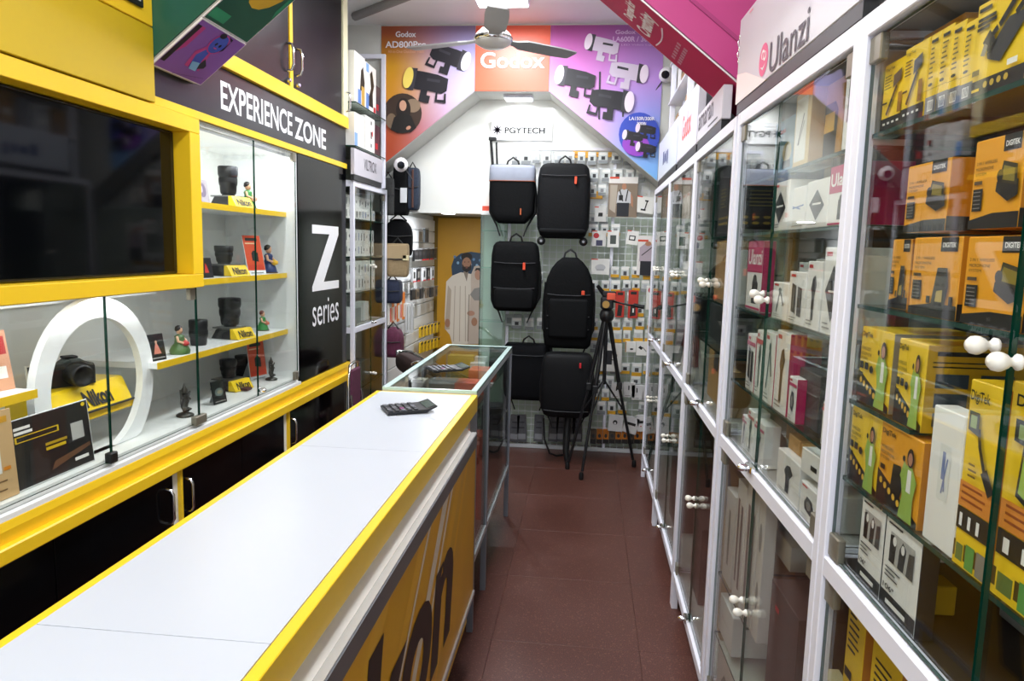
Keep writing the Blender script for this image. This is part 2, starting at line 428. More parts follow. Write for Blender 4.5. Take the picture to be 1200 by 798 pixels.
it += [('e', 472, 133, 22.5, 23.5, 0, C('#3A2A20', .5)), ('e', 484, 124, 9, 8, 0, C('#8C7660', .5)), ('e', 459, 142, 6, 9, 0, C('#79644F', .5)), ('e', 473, 129, 8.5, 14, 0, C('#1C120E', .5)),
       ('p', [(458, 152), (462, 138), (470, 132), (482, 136), (488, 150), (482, 155), (466, 156)], C('#15110F', .5)), ('e', 472.5, 124, 4.2, 6.2, 0, C('#C99A80', .5)), ('e', 479, 150, 3, 2, -.5, C('#C08A70', .5)),
       ('t', 'Godox', 464, 44, 488, 37, wh, .03), ('t', 'AD800Pro', 452, 56.5, 500, 48.5, wh, .02), ('t', 'All-in-One Outdoor Flash', 455, 62.5, 497, 59, C('#DDA98A', .5))]
shapes(MB(), it).build('print', t)
t = thing('wall_poster', 'plain orange-red poster with white lettering on the arch', 'poster')
MB().box(-.82, -.312, PY, 5.0995, 2.563, 2.99, C('#F1684A', .35)).build('sheet', t)
shapes(MB(), [('t', 'Godox', 563, 80, 639, 61, wh, .02)]).build('lettering', t)
t = thing('wall_poster', 'pink to blue poster of four studio lights on the arch', 'poster')
MB().prism([(-.31, 2.99), (-.31, 2.563), (.443, 1.98), (.443, 2.99)], 'y', PY, 5.0995, GR).build('sheet', t)
gy, gy2, pale = C('#D8C9DE', .4), C('#B9A6C4', .4), C('#F7E6F6', .4)
it = [('p', [(702, 84), (704, 84), (703, 140), (701, 140)], dk2), ('p', [(729, 118), (731, 118), (731, 137), (729, 137)], dk2)]
it += flash(706, 53, .85, .25, 1, pale, gy, dk2) + flash(736, 84, .95, -.15, -1, pale, gy, dk2)
it += flash(675, 92, 1.0, .22, 1, pale, dk, dk2) + flash(716, 117, 1.08, -.12, -1, pale, dk, dk2)
it += [('e', 749, 158, 24, 26, 0, C('#3A52C4', .4)), ('e', 745, 170, 16, 13, .2, C('#A04ACC', .5))]
it += flash(742, 160, .52, .2, 1, pale, dk, dk2) + flash(757, 152, .5, .2, 1, pale, dk, dk2) + flash(757, 174, .5, .2, 1, pale, dk, dk2)
it += [('t', 'LA150R/300R', 737, 141.5, 767, 137.5, wh, .02), ('t', '300Bi', 746, 147, 757, 143.5, wh, .02),
       ('t', 'Godox', 721, 41, 745, 36, C('#E3BDE6', .5), .02), ('t', 'LA600R / 300R', 718, 50, 768, 43.5, C('#E3BDE6', .5), .02), ('t', 'LED Video Light', 728, 55, 768, 52.5, C('#DDB4E0', .5))]
shapes(MB(), it).build('print', t)
def security_camera(p, label, dirv):
    t = thing('security_camera', label, 'camera', p)
    MB().lathe([(.001, -.05), (.03, -.045), (.047, -.02), (.05, 0), (.045, .02), (.028, .04), (.001, .045)], C('#EDEAEC', .35), 16, axis='y').build('shell', t)
    MB().lathe([(.026, -.052), (.026, -.044)], C('#0A0A0C', .1), 14, (dirv * .012, 0, -.008), axis='y').build('lens', t)
    MB().tube([(0, .04, 0), (.03 * dirv, .05, -.04), (.07 * dirv, .06, -.10)], .004, C('#3A3A3C', .5), 6).build('cable', t)
p = onY(781, 88, 5.04); security_camera((p.x, 5.04, p.z), 'white ball camera mounted on the pink poster of the arch', -1)
p = onY(470, 193, 5.056); security_camera((p.x, 5.056, p.z), 'white ball camera over the hanging bags by the arch corner', 1)

# ================================================================== NEAR BRACES (chamfered corner boxes under the ceiling)
GRN, PUR, PNK, DRED = C('#1F5A4A', .35, var=.12, scale=3), C('#8A58B4', .35, var=.1, scale=4), C('#BE3F80', .35, var=.06, scale=3), C('#C8265E', .6, var=.06, scale=4, spec=.2)
EDGEW = C('#EDE6EA', .4)
t = thing('corner_brace', 'green slanted corner sign box with purple portrait panel above the black band', 'sign', (0, 0, 0))
x0, z0, sl = -1.478, 2.082, .80
BF, BR = 2.375, 2.68
MB().prism([(-1.9, 2.262), (-1.4995, 2.262), (-1.4995, z0), (x0, z0), (-.645, 2.75), (-.645, 2.995), (-1.9, 2.995)], 'y', BF + .005, BR, C('#B9B6AE', .5)).build('box', t)
MB().prism([(-1.9, 2.262), (-1.4995, 2.262), (-1.4995, z0 + .012), (x0 + .003, z0 + .012), (-.652, 2.752), (-.652, 2.99), (-1.9, 2.99)], 'y', BF - .002, BF + .0045, GRN).build('front_print', t)
ln = math.hypot(1, sl); ux = Vector((1 / ln, 0, sl / ln)); nn = Vector((sl / ln, 0, -1 / ln)); o = Vector((x0, BF, z0))
def soffit(a0, a1, m, th, items=()):
    mb = MB(); P = lambda a, y, k: o + ux * a + Vector((0, y - BF, 0)) + nn * k
    v = [P(a, y, k) for k in (0.001, th) for y in (BF, BR + .002) for a in (a0, a1)]
    mb.geo(v, [(0, 2, 3, 1), (4, 5, 7, 6), (0, 1, 5, 4), (2, 6, 7, 3), (0, 4, 6, 2), (1, 3, 7, 5)], EDGEW)
    mb.face([P(a0 + .004, BF + .004, th + .0005), P(a1 - .004, BF + .004, th + .0005), P(a1 - .004, BR - .002, th + .0005), P(a0 + .004, BR - .002, th + .0005)], m)
    q = prints(mb, P(a0, BF, th), ux, Vector((0, 1, 0)), nn, a1 - a0, BR - BF + .002, items, .001, .0002) if items else mb
    return q
bl, mg, dkb = C('#3F56C8', .4), C('#C23A8E', .4), C('#1B1630', .4)
it = [('p', [(.14, .02), (.9, .02), (.9, .10), (.14, .10)], C('#1C1420', .4)), ('p', [(.35, .10), (.9, .10), (.9, .17), (.5, .17)], mg), ('p', [(.22, .42), (.5, .36), (.66, .45), (.66, .58), (.45, .66), (.22, .72)], mg),
      ('p', [(.22, .50), (.46, .42), (.64, .5), (.64, .57), (.4, .60), (.22, .68)], bl), ('e', .77, .58, .20, .16, mg), ('e', .77, .58, .18, .135, bl), ('e', .76, .545, .03, .02, dkb), ('e', .76, .625, .03, .02, dkb), ('e', .69, .585, .012, .035, mg), ('p', [(.66, .70), (.72, .74), (.95, .72), (.97, .62), (.9, .72)], dkb),
      ('e', .93, .52, .05, .06, dkb), ('p', [(.22, .6), (.46, .62), (.36, .74), (.3, .74)], dkb), ('p', [(.2, .52), (.34, .46), (.36, .6), (.2, .66)], C('#7FB6E6', .4)), ('l', .02, .36, .14, .9, .002, C('#5B2E78', .4))]
soffit(0, .235, PUR, .008, it).build('portrait_panel', t)
it2 = [('e', .40, .50, .25, .40, C('#E8B930', .35, var=.15, scale=6)), ('r', .32, .60, .5, .68, dkb), ('r', .36, .75, .46, .76, dkb), ('r', .02, .02, .07, .35, C('#2E9A70', .4)), ('p', [(.16, .96), (.32, .96), (.34, .90), (.2, .90)], C('#2E9A70', .4))]
soffit(.238, 1.05, GRN, .005, it2).build('soffit_print', t)
t = thing('corner_brace', 'pink slanted corner sign box with dark red underside and white slogan', 'sign')
x0, z0, sl = .605, 1.9005, -.805
BF, BR = 2.40, 2.71
MB().prism([(.855, z0), (x0, z0), (-.45, 2.75), (-.45, 2.995), (.855, 2.995)], 'y', 2.405, 2.71, C('#B9B6AE', .5)).build('box', t)
MB().prism([(.855, z0), (x0 - .003, z0 + .006), (-.444, 2.745), (-.444, 2.99), (.855, 2.99)], 'y', 2.398, 2.4045, PNK).build('front_print', t)
MB().prism([(.6, 2.015), (.6, 2.03), (-.36, 2.80), (-.36, 2.785)], 'y', 2.3935, 2.398, C('#A83272', .4)).build('crease_band', t)
ln = math.hypot(1, sl); ux = Vector((-1 / ln, 0, -sl / ln)); nn = Vector((sl / ln, 0, -1 / ln)); o = Vector((x0, 2.40, z0))
mb = soffit(0, 1.27, DRED, .005)
# slogan reads towards the viewer: u = -Y, v = up the slope
L_ = 1.15; O = o + nn * .006
def slog(st, s0, s1, ya, yb, c, b=.01):
    v, f = text_geo(st, b); mb.geo([O + ux * (SO + s0 + (s1 - s0) * y) + Vector((0, (yb + (ya - yb) * x) - 2.40, 0)) + nn * .0012 for x, y in v], f, c)
SO = .134
slog('Designed for', .472, .525, 2.47, 2.64, C('#FBE6EE', .4), .035)
slog('Creativity', .385, .465, 2.455, 2.66, C('#FBE6EE', .4), .035)
for s0, n_ in ((.290, 6), (.262, 7)):
    for i in range(n_):
        ya_ = .075 + .19 * i / n_; mb.face([O + ux * (SO + s0 + q) + Vector((0, y_, 0)) + nn * .0012 for q, y_ in ((0, ya_), (0, ya_ + .02), (.016, ya_ + .02), (.016, ya_))], C('#D98AA8', .4))
pts = [O + ux * (SO + .372 - .012 * math.sin(i / 8 * PI)) + Vector((0, .075 + .19 * i / 8, 0)) + nn * .0015 for i in range(9)]
mb.tube(pts, .003, C('#F3D9E4', .4), 5)
for a0, a1, y0, y1, c in ((.60, .70, .03, .12, '#2A2430'), (.66, .74, .10, .20, '#4C8AA0'), (.70, .82, .17, .21, '#E0B088'), (.60, .64, .05, .09, '#1C1A20'), (.72, .9, .24, .26, '#C86A6A'), (.62, .8, .27, .285, '#D9A0A8'), (.78, .88, .05, .16, '#241C26')):
    mb.face([O + ux * (SO + a0) + Vector((0, y0, 0)) + nn * .001, O + ux * (SO + a0 + .03) + Vector((0, y1, 0)) + nn * .001, O + ux * (SO + a1) + Vector((0, y1, 0)) + nn * .001, O + ux * (SO + a1 - .03) + Vector((0, y0, 0)) + nn * .001], C(c, .4))
mb.build('soffit_print', t)
p = onY(866, 45, 2.38)
ch = thing('chain', 'short steel chain hanging beside the pink corner box', 'chain', (p.x, 2.37, p.z))
for i in range(5):
    mb = MB(); zz = -.017 * i; q = [(0.004 * math.sin(a) if i % 2 else 0, 0 if i % 2 else .004 * math.sin(a), zz - .009 * math.cos(a)) for a in [k * PI / 4 for k in range(9)]]
    mb.tube(q, .0016, CHROME, 5, cap=False); mb.build('link', ch)

# ================================================================== CEILING FAN
t = thing('ceiling_fan', 'silver three-blade ceiling fan hanging before the arch', 'fan', (-.494, 3.6, 2.49))
FANM = C('#C9C7C8', .35, .3)
MB().lathe([(.001, -.045), (.05, -.04), (.085, -.02), (.09, 0), (.085, .02), (.06, .045), (.02, .06), (.001, .06)], C('#DAD8D6', .3), 24).build('motor', t)
MB().lathe([(.088, -.012), (.094, -.006), (.094, .006), (.088, .012)], CHROME, 24).build('trim_ring', t)
MB().tube([(0, 0, .05), (0, 0, .50)], .011, C('#D8D6D4', .3), 10).build('rod', t)
MB().lathe([(.012, .40), (.05, .44), (.06, .508), (.001, .509)], C('#DAD8D6', .3), 16).build('canopy', t)
for ang in (-80, 38, 160):
    a_ = math.radians(ang); u = Vector((math.cos(a_), math.sin(a_), 0)); w_ = Vector((-math.sin(a_), math.cos(a_), 0)); up = Vector((0, 0, 1))
    rings = []
    for r, hw, tw in ((.08, .022, -.05), (.13, .028, -.12), (.17, .05, -.15), (.36, .054, -.13), (.455, .048, -.11), (.47, .04, -.10)):
        wv = (w_ * math.cos(tw) + up * math.sin(tw)); nv = (up * math.cos(tw) - w_ * math.sin(tw))
        c_ = u * r; rings.append([c_ + wv * hw + nv * .003, c_ - wv * hw + nv * .003, c_ - wv * hw - nv * .003, c_ + wv * hw - nv * .003])
    MB().loft(rings, C('#A9A8AA', .4, .4), smooth=False).build('blade', t)

# ================================================================== LEFT WALL
XF = -1.5
# yellow panels above the screen
t = thing('wall_panel', 'plain yellow panel boards above the black screen', 'panel')
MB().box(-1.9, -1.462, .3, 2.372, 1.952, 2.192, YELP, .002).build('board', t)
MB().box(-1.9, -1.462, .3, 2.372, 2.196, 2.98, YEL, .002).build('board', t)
p0, p1 = onX(122, -4, -1.45), onX(163, 17, -1.45)
MB().box(-1.4615, -1.452, 1.95, 2.31, 2.235, 2.40, BLK, .002).build('name_plate', t)
MB().box(-1.4515, -1.449, 2.22, 2.29, 2.25, 2.36, C('#E9E9E9', .5)).build('sticker', t)
# television in its yellow box frame
t = thing('screen_frame', 'thick yellow box frame around the black screen', 'frame')
Y0, Y1, Z0, Z1 = .80, 2.66, 1.322, 1.948
MB().box(-1.62, -1.468, Y0, Y1, Z1 - .055, Z1, YEL, .002).build('frame_top', t)
MB().box(-1.62, -1.468, Y0, Y1, Z0, Z0 + .05, YEL, .002).build('frame_bottom', t)
MB().box(-1.62, -1.468, Y1 - .07, Y1, Z0 + .0505, Z1 - .0555, YEL, .002).build('frame_side', t)
MB().box(-1.62, -1.468, Y0, Y0 + .07, Z0 + .0505, Z1 - .0555, YEL, .002).build('frame_side', t)
MB().box(-1.66, -1.621, Y0, Y1, Z0, Z1, BLK).build('frame_back', t)
t = thing('television', 'large black glossy television set in the yellow frame', 'television')
MB().box(-1.615, -1.53, Y0 + .072, Y1 - .073, Z0 + .052, Z1 - .057, C('#0A0A0B', .4), .004).build('casing', t)
MB().box(-1.53, -1.527, Y0 + .09, Y1 - .10, Z0 + .062, Z1 - .066, C('#040507', .06, spec=.16)).build('screen', t)

# EXPERIENCE ZONE band
t = thing('signboard', 'long black signboard with white lettering and yellow edges', 'sign')
MB().box(-1.9, -1.5, 2.374, 4.41, 1.985, 2.192, BAND, .001).build('board', t)
MB().box(-1.9, -1.492, 2.374, 4.41, 1.955, 1.9845, YEL, .001).build('lower_edging', t)
MB().box(-1.9, -1.480, 2.72, 4.41, 2.1925, 2.257, YEL, .001).build('upper_edging', t)
mb = MB(); WT = C('#F4F4F6', .4)
def wall_text(mb, st, ya, yb, za, zb, c, x=-1.499, bold=0.0, shear=0.0):
    v, f = text_geo(st, bold, shear); mb.geo([(x, ya + (yb - ya) * a, za + (zb - za) * b) for a, b in v], f, c)
wall_text(mb, 'EXPERIENCE', 2.885, 3.60, 2.028, 2.142, WT, bold=.018)
wall_text(mb, 'ZONE', 3.63, 4.07, 2.022, 2.132, WT, bold=.022)
mb.build('lettering', t)
# overhead cupboards
t = thing('overhead_cupboard', 'glossy black overhead cupboard with chrome loop handles', 'cupboard')
MB().box(-1.9, -1.512, 2.72, 4.41, 2.26, 2.99, BLK).build('carcass', t)
for ya, yb, hy, s in ((2.74, 3.555, 3.535, -1), (3.605, 4.325, 3.645, 1)):
    d = MB().box(-1.511, -1.494, ya, yb, 2.262, 2.985, C('#17161C', .3, var=.25, scale=5, spec=.2), .001).build('door', t)
    MB().tube([(-1.493, hy, 2.33), (-1.47, hy, 2.335), (-1.462, hy, 2.36), (-1.462, hy, 2.43), (-1.47, hy, 2.455), (-1.493, hy, 2.46)], .0065, CHROME, 8).build('handle', d)
    MB().lathe([(.011, -1.494), (.011, -1.478), (.008, -1.474)], CHROME, 10, (0, hy, 2.285), 'x').build('lock', d)
MB().box(-1.511, -1.490, 3.562, 3.598, 2.262, 2.985, YEL).build('divider_strip', t)
MB().box(-1.511, -1.485, 4.332, 4.41, 2.262, 2.985, C('#F2EDC8', .4)).build('end_strip', t)
hd = MB().tube([(-1.484, 4.37, 2.29), (-1.462, 4.37, 2.295), (-1.458, 4.37, 2.31), (-1.458, 4.37, 2.38), (-1.462, 4.37, 2.395), (-1.484, 4.37, 2.40)], .006, CHROME, 8).build('handle', t)

# glass display case of the left wall
t = thing('display_case', 'white glass-fronted display case with yellow-edged shelves', 'display case')
MB().box(-1.91, -1.88, .8, 3.66, .76, 1.955, INT).build('back_panel', t)
MB().box(-1.88, -1.51, .8, 3.66, .76, .795, C('#E6E7E4', .4)).build('base_board', t)
MB().box(-1.88, -1.505, 3.632, 3.66, .795, 1.954, WHITE).build('side_panel', t)
MB().box(-1.88, -1.665, .8, 2.66, 1.29, 1.318, INT).build('top_panel', t)
MB().box(-1.88, -1.505, 2.661, 3.632, 1.935, 1.954, INT).build('top_panel', t)
MB().box(-1.88, -1.665, 2.645, 2.661, 1.325, 1.935, INT).build('side_panel', t)
def shelf(y0, y1, z, x1=-1.55):
    s_ = MB().box(-1.88, x1 - .003, y0, y1, z - .022, z, WHITE).build('shelf', t)
    MB().box(x1 - .003, x1, y0, y1, z - .024, z + .001, YEL).build('edge_strip', s_)
ZA, ZBs, ZC, ZLs, ZD = 1.652, 1.342, 1.050, 1.066, .796
shelf(2.662, 3.63, ZA); shelf(2.662, 3.63, ZBs); shelf(2.47, 3.63, ZC); shelf(.8, 1.885, ZLs)
def panel(y0, y1, z0, z1):
    p = MB().pane(-1.503, -1.497, y0, y1, z0, z1, GLASS, GEDGE).build('glass_pane', t); return p
for y0, y1, z0, z1, hs in ((1.05, 2.117, .79, 1.318, ()), (2.123, 2.648, .79, 1.318, ((2.62, 1.295),)), (2.656, 3.165, .79, 1.945, ((2.68, 1.93),)), (3.171, 3.628, .79, 1.945, ((3.605, 1.925), (3.605, .81)))):
    p = panel(y0, y1, z0, z1)
    for hy, hz in hs: MB().box(-1.509, -1.491, hy - .018, hy + .018, hz - .022, hz + .022, HINGE, .002).build('hinge', p)
for hy, w_ in ((2.12, .018), (2.652, .04)): MB().box(-1.512, -1.488, hy - w_, hy + w_, .783, .818, HINGE if w_ > .02 else BLK, .003).build('clamp', t)
MB().lathe([(.012, -1.50), (.012, -1.48), (.007, -1.47)], CHROME, 12, (0, 3.185, .815), 'x').build('lock', t)
STRIPM = emit_mat('added_fill_diffuser', (.96, .98, 1, 1), .4)
for (y0, y1, z, pw) in ((2.67, 3.62, 1.934, 3.6), (1.06, 2.63, 1.3215, 3.0)):  # strips added to brighten the dim case; only the upper follows a rail
    ls = MB().box(-1.54, -1.515, y0, y1, z - .004, z - .0005, C('#C9CCCE', .4)).build('added_fill_strip', t)
    MB().box(-1.538, -1.517, y0 + .005, y1 - .005, z - .0055, z - .0042, STRIPM).build('diffuser', ls)
    l = bpy.data.lights.new('added_fill_glow', 'AREA'); l.shape = 'RECTANGLE'; l.size = .02; l.size_y = y1 - y0 - .02; l.energy = pw; l.color = (.96, .98, 1)
    lo = bpy.data.objects.new('added_fill_glow', l); COL.objects.link(lo); lo.parent = ls; lo.location = (-1.5275, (y0 + y1) / 2, z - .007); lo.rotation_euler = (0, math.radians(25), 0)
# ring niche
mb = MB(); R0, R1, cy, cz, n = .226, .292, 2.205, 1.015, 48
pr = []
for k in range(n + 1):
    a_ = 2 * PI * k / n; pr.append((math.cos(a_), math.sin(a_)))
def rp(r, k, x): 
    return (x, cy + r * pr[k][0], max(cz + r * pr[k][1], .797))
for k in range(n):
    for (ra, xa, rb, xb) in ((R0, -1.585, R1, -1.585), (R1, -1.585, R1, -1.61), (R1, -1.61, R0, -1.61), (R0, -1.61, R0, -1.585)):
        mb.face([rp(ra, k, xa), rp(rb, k, xb), rp(rb, k + 1, xb), rp(ra, k + 1, xa)], WHITE)
mb.build('ring', t)
s_ = MB().box(-1.86, -1.643, 1.985, 2.43, .905, .927, WHITE).build('shelf', t)
MB().box(-1.6425, -1.615, 1.985, 2.43, .903, .928, YEL).build('edge_strip', s_)
# ledge under the case
t = thing('ledge', 'yellow ledge running under the glass display case', 'ledge')
MB().prism([(-1.9, .70), (-1.487, .70), (-1.482, .735), (-1.487, .757), (-1.9, .757)], 'y', .4, 4.44, YEL).build('upper_board', t)
MB().box(-1.9, -1.462, .4, 4.44, .655, .6995, YEL, .004).build('lower_board', t)
MB().box(-1.51, -1.489, .4, 3.65, .7575, .772, WHITE).build('glass_track', t)
# Z panel
t = thing('sign_panel', 'tall glossy black panel with a large white letter and small word', 'sign')
MB().box(-1.9, -1.5, 3.662, 4.41, .7575, 1.954, BLACKG, .001).build('board', t)
mb = MB(); wall_text(mb, 'series', 3.845, 4.265, 1.04, 1.19, WT, bold=.0)
zl = [(3.85, 1.605), (4.27, 1.605), (4.27, 1.555), (3.985, 1.275), (4.275, 1.275), (4.275, 1.225), (3.845, 1.225), (3.845, 1.262), (4.12, 1.555), (3.85, 1.555)]
zl = [(3.85, 1.60), (4.27, 1.60), (4.27, 1.552), (4.02, 1.282), (4.272, 1.282), (4.272, 1.235), (3.845, 1.235), (3.845, 1.262), (4.115, 1.552), (3.85, 1.552)]
mb.face([(-1.499, a, b) for a, b in zl], WT); mb.build('lettering', t)
# base cupboards
def base_cup(y0, y1, hy, lab):
    t = thing('base_cupboard', lab, 'cupboard')
    MB().box(-1.9, -1.512, y0, y1, .02, .654, BLK).build('carcass', t)
    ym = (y0 + y1) / 2
    for a, b in ((y0 + .01, ym - .002), (ym + .002, y1 - .045)):
        d = MB().box(-1.511, -1.494, a, b, .03, .652, C('#060608', .12, spec=.2), .001).build('door', t)
        if abs((b if hy > ym else a) - hy) < .2:
            MB().tube([(-1.493, hy, .47), (-1.472, hy, .475), (-1.464, hy, .49), (-1.464, hy, .58), (-1.472, hy, .595), (-1.493, hy, .60)], .0055, CHROME, 8).build('handle', d)
    MB().box(-1.511, -1.4935, y1 - .042, y1 - .014, .02, .653, WHITE).build('side_strip', t)
    MB().box(-1.511, -1.480, y1 - .0138, y1, .02, .653, YEL).build('end_strip', t)
base_cup(1.20, 2.49, 2.40, 'glossy black base cupboard below the screen and ring niche')
base_cup(2.492, 3.478, 2.53, 'glossy black base cupboard in the middle below the display case')
base_cup(3.48, 4.44, 3.52, 'glossy black base cupboard below the black panel with the white letter')

# ================================================================== COUNTER
t = thing('sales_counter', 'long white-topped sales counter with yellow edge and giant black lettering', 'counter')
CXL, CXR, CY0, CY1, CZ = -.782, -.394, .22, 2.648, .95
for a, b in ((CY0 + .02, .90), (.9015, 1.86), (1.8615, CY1 - .014)): MB().box(CXL + .018, CXR - .022, a, b, CZ - .02, CZ + .0005, WLAM).build('top_board', t)
MB().box(CXL, CXL + .0175, CY0, CY1, CZ - .05, CZ, YEL, .0015).build('edge_strip', t)
MB().box(CXR - .0215, CXR, CY0, CY1, CZ - .062, CZ, YEL, .0015).build('edge_strip', t)
MB().box(CXL + .018, CXR - .022, CY1 - .0135, CY1, CZ - .05, CZ, YEL, .001).build('edge_strip', t)
MB().box(CXL + .018, CXR - .022, CY0, CY0 + .0195, CZ - .05, CZ, YEL, .001).build('edge_strip', t)
MB().box(CXL + .02, CXR - .03, CY0 + .02, CY1 - .02, .13, CZ - .0205, C('#D8D6CE', .5, var=.06, scale=6)).build('body', t)
mb = MB().prism([(-.424, .805), (-.3875, .805), (-.3875, .850), (-.408, .866), (-.410, .887), (-.424, .887)], 'y', CY0, 2.475, C('#DCD8D0', .45, var=.06, scale=9)); mb.build('recess_board', t)
MB().box(-.3872, -.370, CY0, 2.478, .8465, .8505, C('#D9DBDE', .25, .6)).build('metal_trim', t)  # highlight painted as a lighter strip along the trim's top edge
MB().box(-.386, -.368, CY0, 2.478, .802, .846, C('#77787C', .35, .5)).build('metal_trim', t)
fp = MB().box(-.424, -.3725, CY0, 2.478, .262, .801, C('#E3A90F', .35, var=.08, scale=3)).build('front_panel', t)
MB().box(-.430, -.366, CY0, 2.482, .246, .2615, C('#C9CACC', .3, .7)).build('metal_trim', t)
MB().box(-.450, -.392, CY0, 2.47, .14, .2455, YEL).build('kick_board', t)
MB().box(-.74, -.50, CY0 + .05, 2.40, .0, .129, C('#2A211E', .7)).build('plinth', t)
mb = MB(); XPN = -.3722
ray_c, ray_w = C('#EDB42C', .4), C('#E9DCC8', .4)
for ya, yb, w_, c in ((1.75, 2.28, .05, ray_c), (1.50, 2.12, .10, ray_c), (1.42, 2.02, .035, ray_w), (1.28, 1.90, .09, ray_w), (.95, 1.62, .10, ray_c), (1.05, 1.72, .03, ray_w), (.55, 1.25, .12, ray_c)):
    mb.face([(XPN, ya, .263), (XPN, ya + w_ * .55, .263), (XPN, yb + w_, .80), (XPN, yb, .80)], c)
mb.build('ray_print', fp)
mb = MB(); wall_text(mb, 'Nikon', .50, 2.065, .355, .745, C('#17110E', .4), x=XPN + .001, bold=.035, shear=.22)
mb.build('lettering', fp)
mb = MB()
crk = [(1.05, .878), (1.12, .874), (1.18, .877), (1.26, .869), (1.33, .874), (1.42, .866), (1.55, .872), (1.63, .868)]
# glass counter behind it
t = thing('glass_counter', 'aluminium-framed glass counter beyond the white counter top', 'display case')
GX0, GX1, GY0, GY1, GZ = -.762, -.398, 2.652, 3.93, .962
MB().pane(GX0, GX1, GY0, GY1, GZ - .008, GZ, GLASS, C('#BFE0D8', .1)).build('top_glass', t)
SILV = C('#C9D2D6', .3, .3)
for x0, x1, y0, y1 in ((GX0, GX0 + .025, GY0, GY1), (GX1 - .022, GX1, GY0, GY1), (GX0 + .0255, GX1 - .0225, GY1 - .025, GY1), (GX0 + .0255, GX1 - .0225, GY0, GY0 + .012)):
    MB().box(x0, x1, y0, y1, GZ - .030, GZ - .0085, SILV).build('top_rail', t)
    MB().box(x0, x1, y0, y1, GZ + .0002, GZ + .002, C('#CDE6E2', .2)).build('top_strip', t)
for x in (GX0 + .012, GX1 - .012):
    for y in (GY0 + .012, 3.02, GY1 - .012): MB().box(x - .012, x + .012, y - .012, y + .012, .0, GZ - .031, C('#8E929C', .35, .5)).build('post', t)
for x in (GX0 + .012, GX1 - .012): MB().box(x - .011, x + .011, GY0 + .026, GY1 - .026, .275, .30, SILV).build('bottom_rail', t)
for y0, y1 in ((GY0 + .026, 3.005), (3.035, GY1 - .026)): MB().pane(GX1 - .012, GX1 - .007, y0, y1, .302, GZ - .032, GLASS, GEDGE).build('front_glass', t)
MB().pane(GX0 + .03, GX1 - .03, GY1 - .015, GY1 - .01, .302, GZ - .032, GLASS, GEDGE).build('end_glass', t)
MB().pane(GX0 + .025, GX1 - .025, GY0 + .03, GY1 - .03, .855, .861, SHELFGLASS, SEDGE).build('glass_shelf', t)
MB().box(GX0 + .025, GX1 - .025, GY0 + .03, GY1 - .03, .28, .299, C('#5A4A44', .5)).build('base_board', t)
# things in / on the glass counter
def small_box(px, py, z, w, d, h, col, label, rz=0., cat='box', top=None, name='carton'):
    p = onZ(px, py, z + h); p.x = min(max(p.x, -.735 + w / 2), -.43 - w / 2); p.y = min(max(p.y, 2.69 + d / 2), 3.89 - d / 2); o = pbox(name, label, (p.x - w / 2, p.y - d / 2, z), rz, w, d, h, C(col, .5), top=top, cat=cat); return o
zz = .8615
small_box(572, 432, zz, .12, .13, .055, '#E0644A', 'orange carton inside the glass counter beside the calculator')
small_box(566, 447, zz, .13, .12, .05, '#D85A40', 'rust orange carton inside the glass counter at its front end')
small_box(541, 416, zz, .14, .07, .06, '#B7A93A', 'olive yellow packet inside the glass counter at its far end')
small_box(566, 425, zz, .13, .06, .03, '#E4E8E8', 'flat white carton inside the glass counter')
small_box(563, 415, zz, .10, .06, .05, '#D5DADA', 'white carton at the far corner inside the glass counter')
small_box(583, 415, zz, .06, .16, .045, '#2C3A36', 'dark carton at the far corner inside the glass counter')
small_box(520, 446, zz, .15, .16, .03, '#5E6462', 'flat grey carton inside the glass counter near the chair')
small_box(480, 446, zz, .06, .06, .065, '#3A3D3C', 'dark grey gadget inside the glass counter by its chair side')
small_box(494, 444, zz, .05, .07, .06, '#C9C7B4', 'cream carton inside the glass counter between grey ones')
for px, py, hh, col, lb in ((566, 475, .22, '#C8502E', 'orange carton standing low behind the front glass of the glass counter'), (585, 465, .20, '#3A3D40', 'black carton standing low behind the front glass of the glass counter')):
    p = onX(px, py, -.44); pbox('carton', lb, (-.425, p.y - .06, .30), PI / 2, .12, .1, .38, C(col, .5))
t = thing('paper_sheet', 'crumpled white paper sheet lying at the front end of the glass counter', 'paper')
t.location = onZ(545, 453, zz + .001); mb = MB()
rings = []
for i in range(7): rings.append([Vector((-.13 + .26 * j / 8, -.05 + .1 * i / 6, .004 + .018 * abs(math.sin(i * 1.9 + j * 1.3)))) for j in range(9)])
for i in range(6):
    for j in range(8): mb.face([rings[i][j], rings[i][j + 1], rings[i + 1][j + 1], rings[i + 1][j]], C('#F2F6F8', .6))
mb.build('sheet', t)
def calculator(p, rz, label):
    t = thing('calculator', label, 'calculator', p, rz)
    MB().prism([(-.08, .003), (-.08, .010), (.05, .014), (.085, .024), (.085, .020), (.05, .005)], 'x', -.06, .06, C('#1A1B1E', .45)).build('body', t)
    mb = MB(); sl = (.014 - .010) / .13
    for i in range(5):
        for j in range(5):
            x = -.045 + .0225 * i; y = -.068 + .021 * j; z = .010 + (y + .08) * sl
            k = MB().box(-.008, .008, -.007, .007, 0, .004, C('#8A3A7A' if (i == 3 and j == 2) else '#3C3E44' if (i + j) % 3 else '#6C6E76', .4), .001).build('key', t, (x, y, z))
    MB().prism([(.052, .0150), (.081, .0232), (.081, .0240), (.052, .0158)], 'x', -.045, .045, C('#4A564E', .15)).build('display', t)
    for s in (-.05, .05): MB().box(s - .006, s + .006, -.07, -.05, 0, .004, BLK).build('foot', t)
p = onZ(478, 481, .951); calculator((p.x, p.y, .951), math.radians(-62), 'black desk calculator lying on the white counter top')
p = onZ(524, 434, .965); calculator((p.x, p.y, .965), math.radians(-62), 'black desk calculator lying on the glass counter')

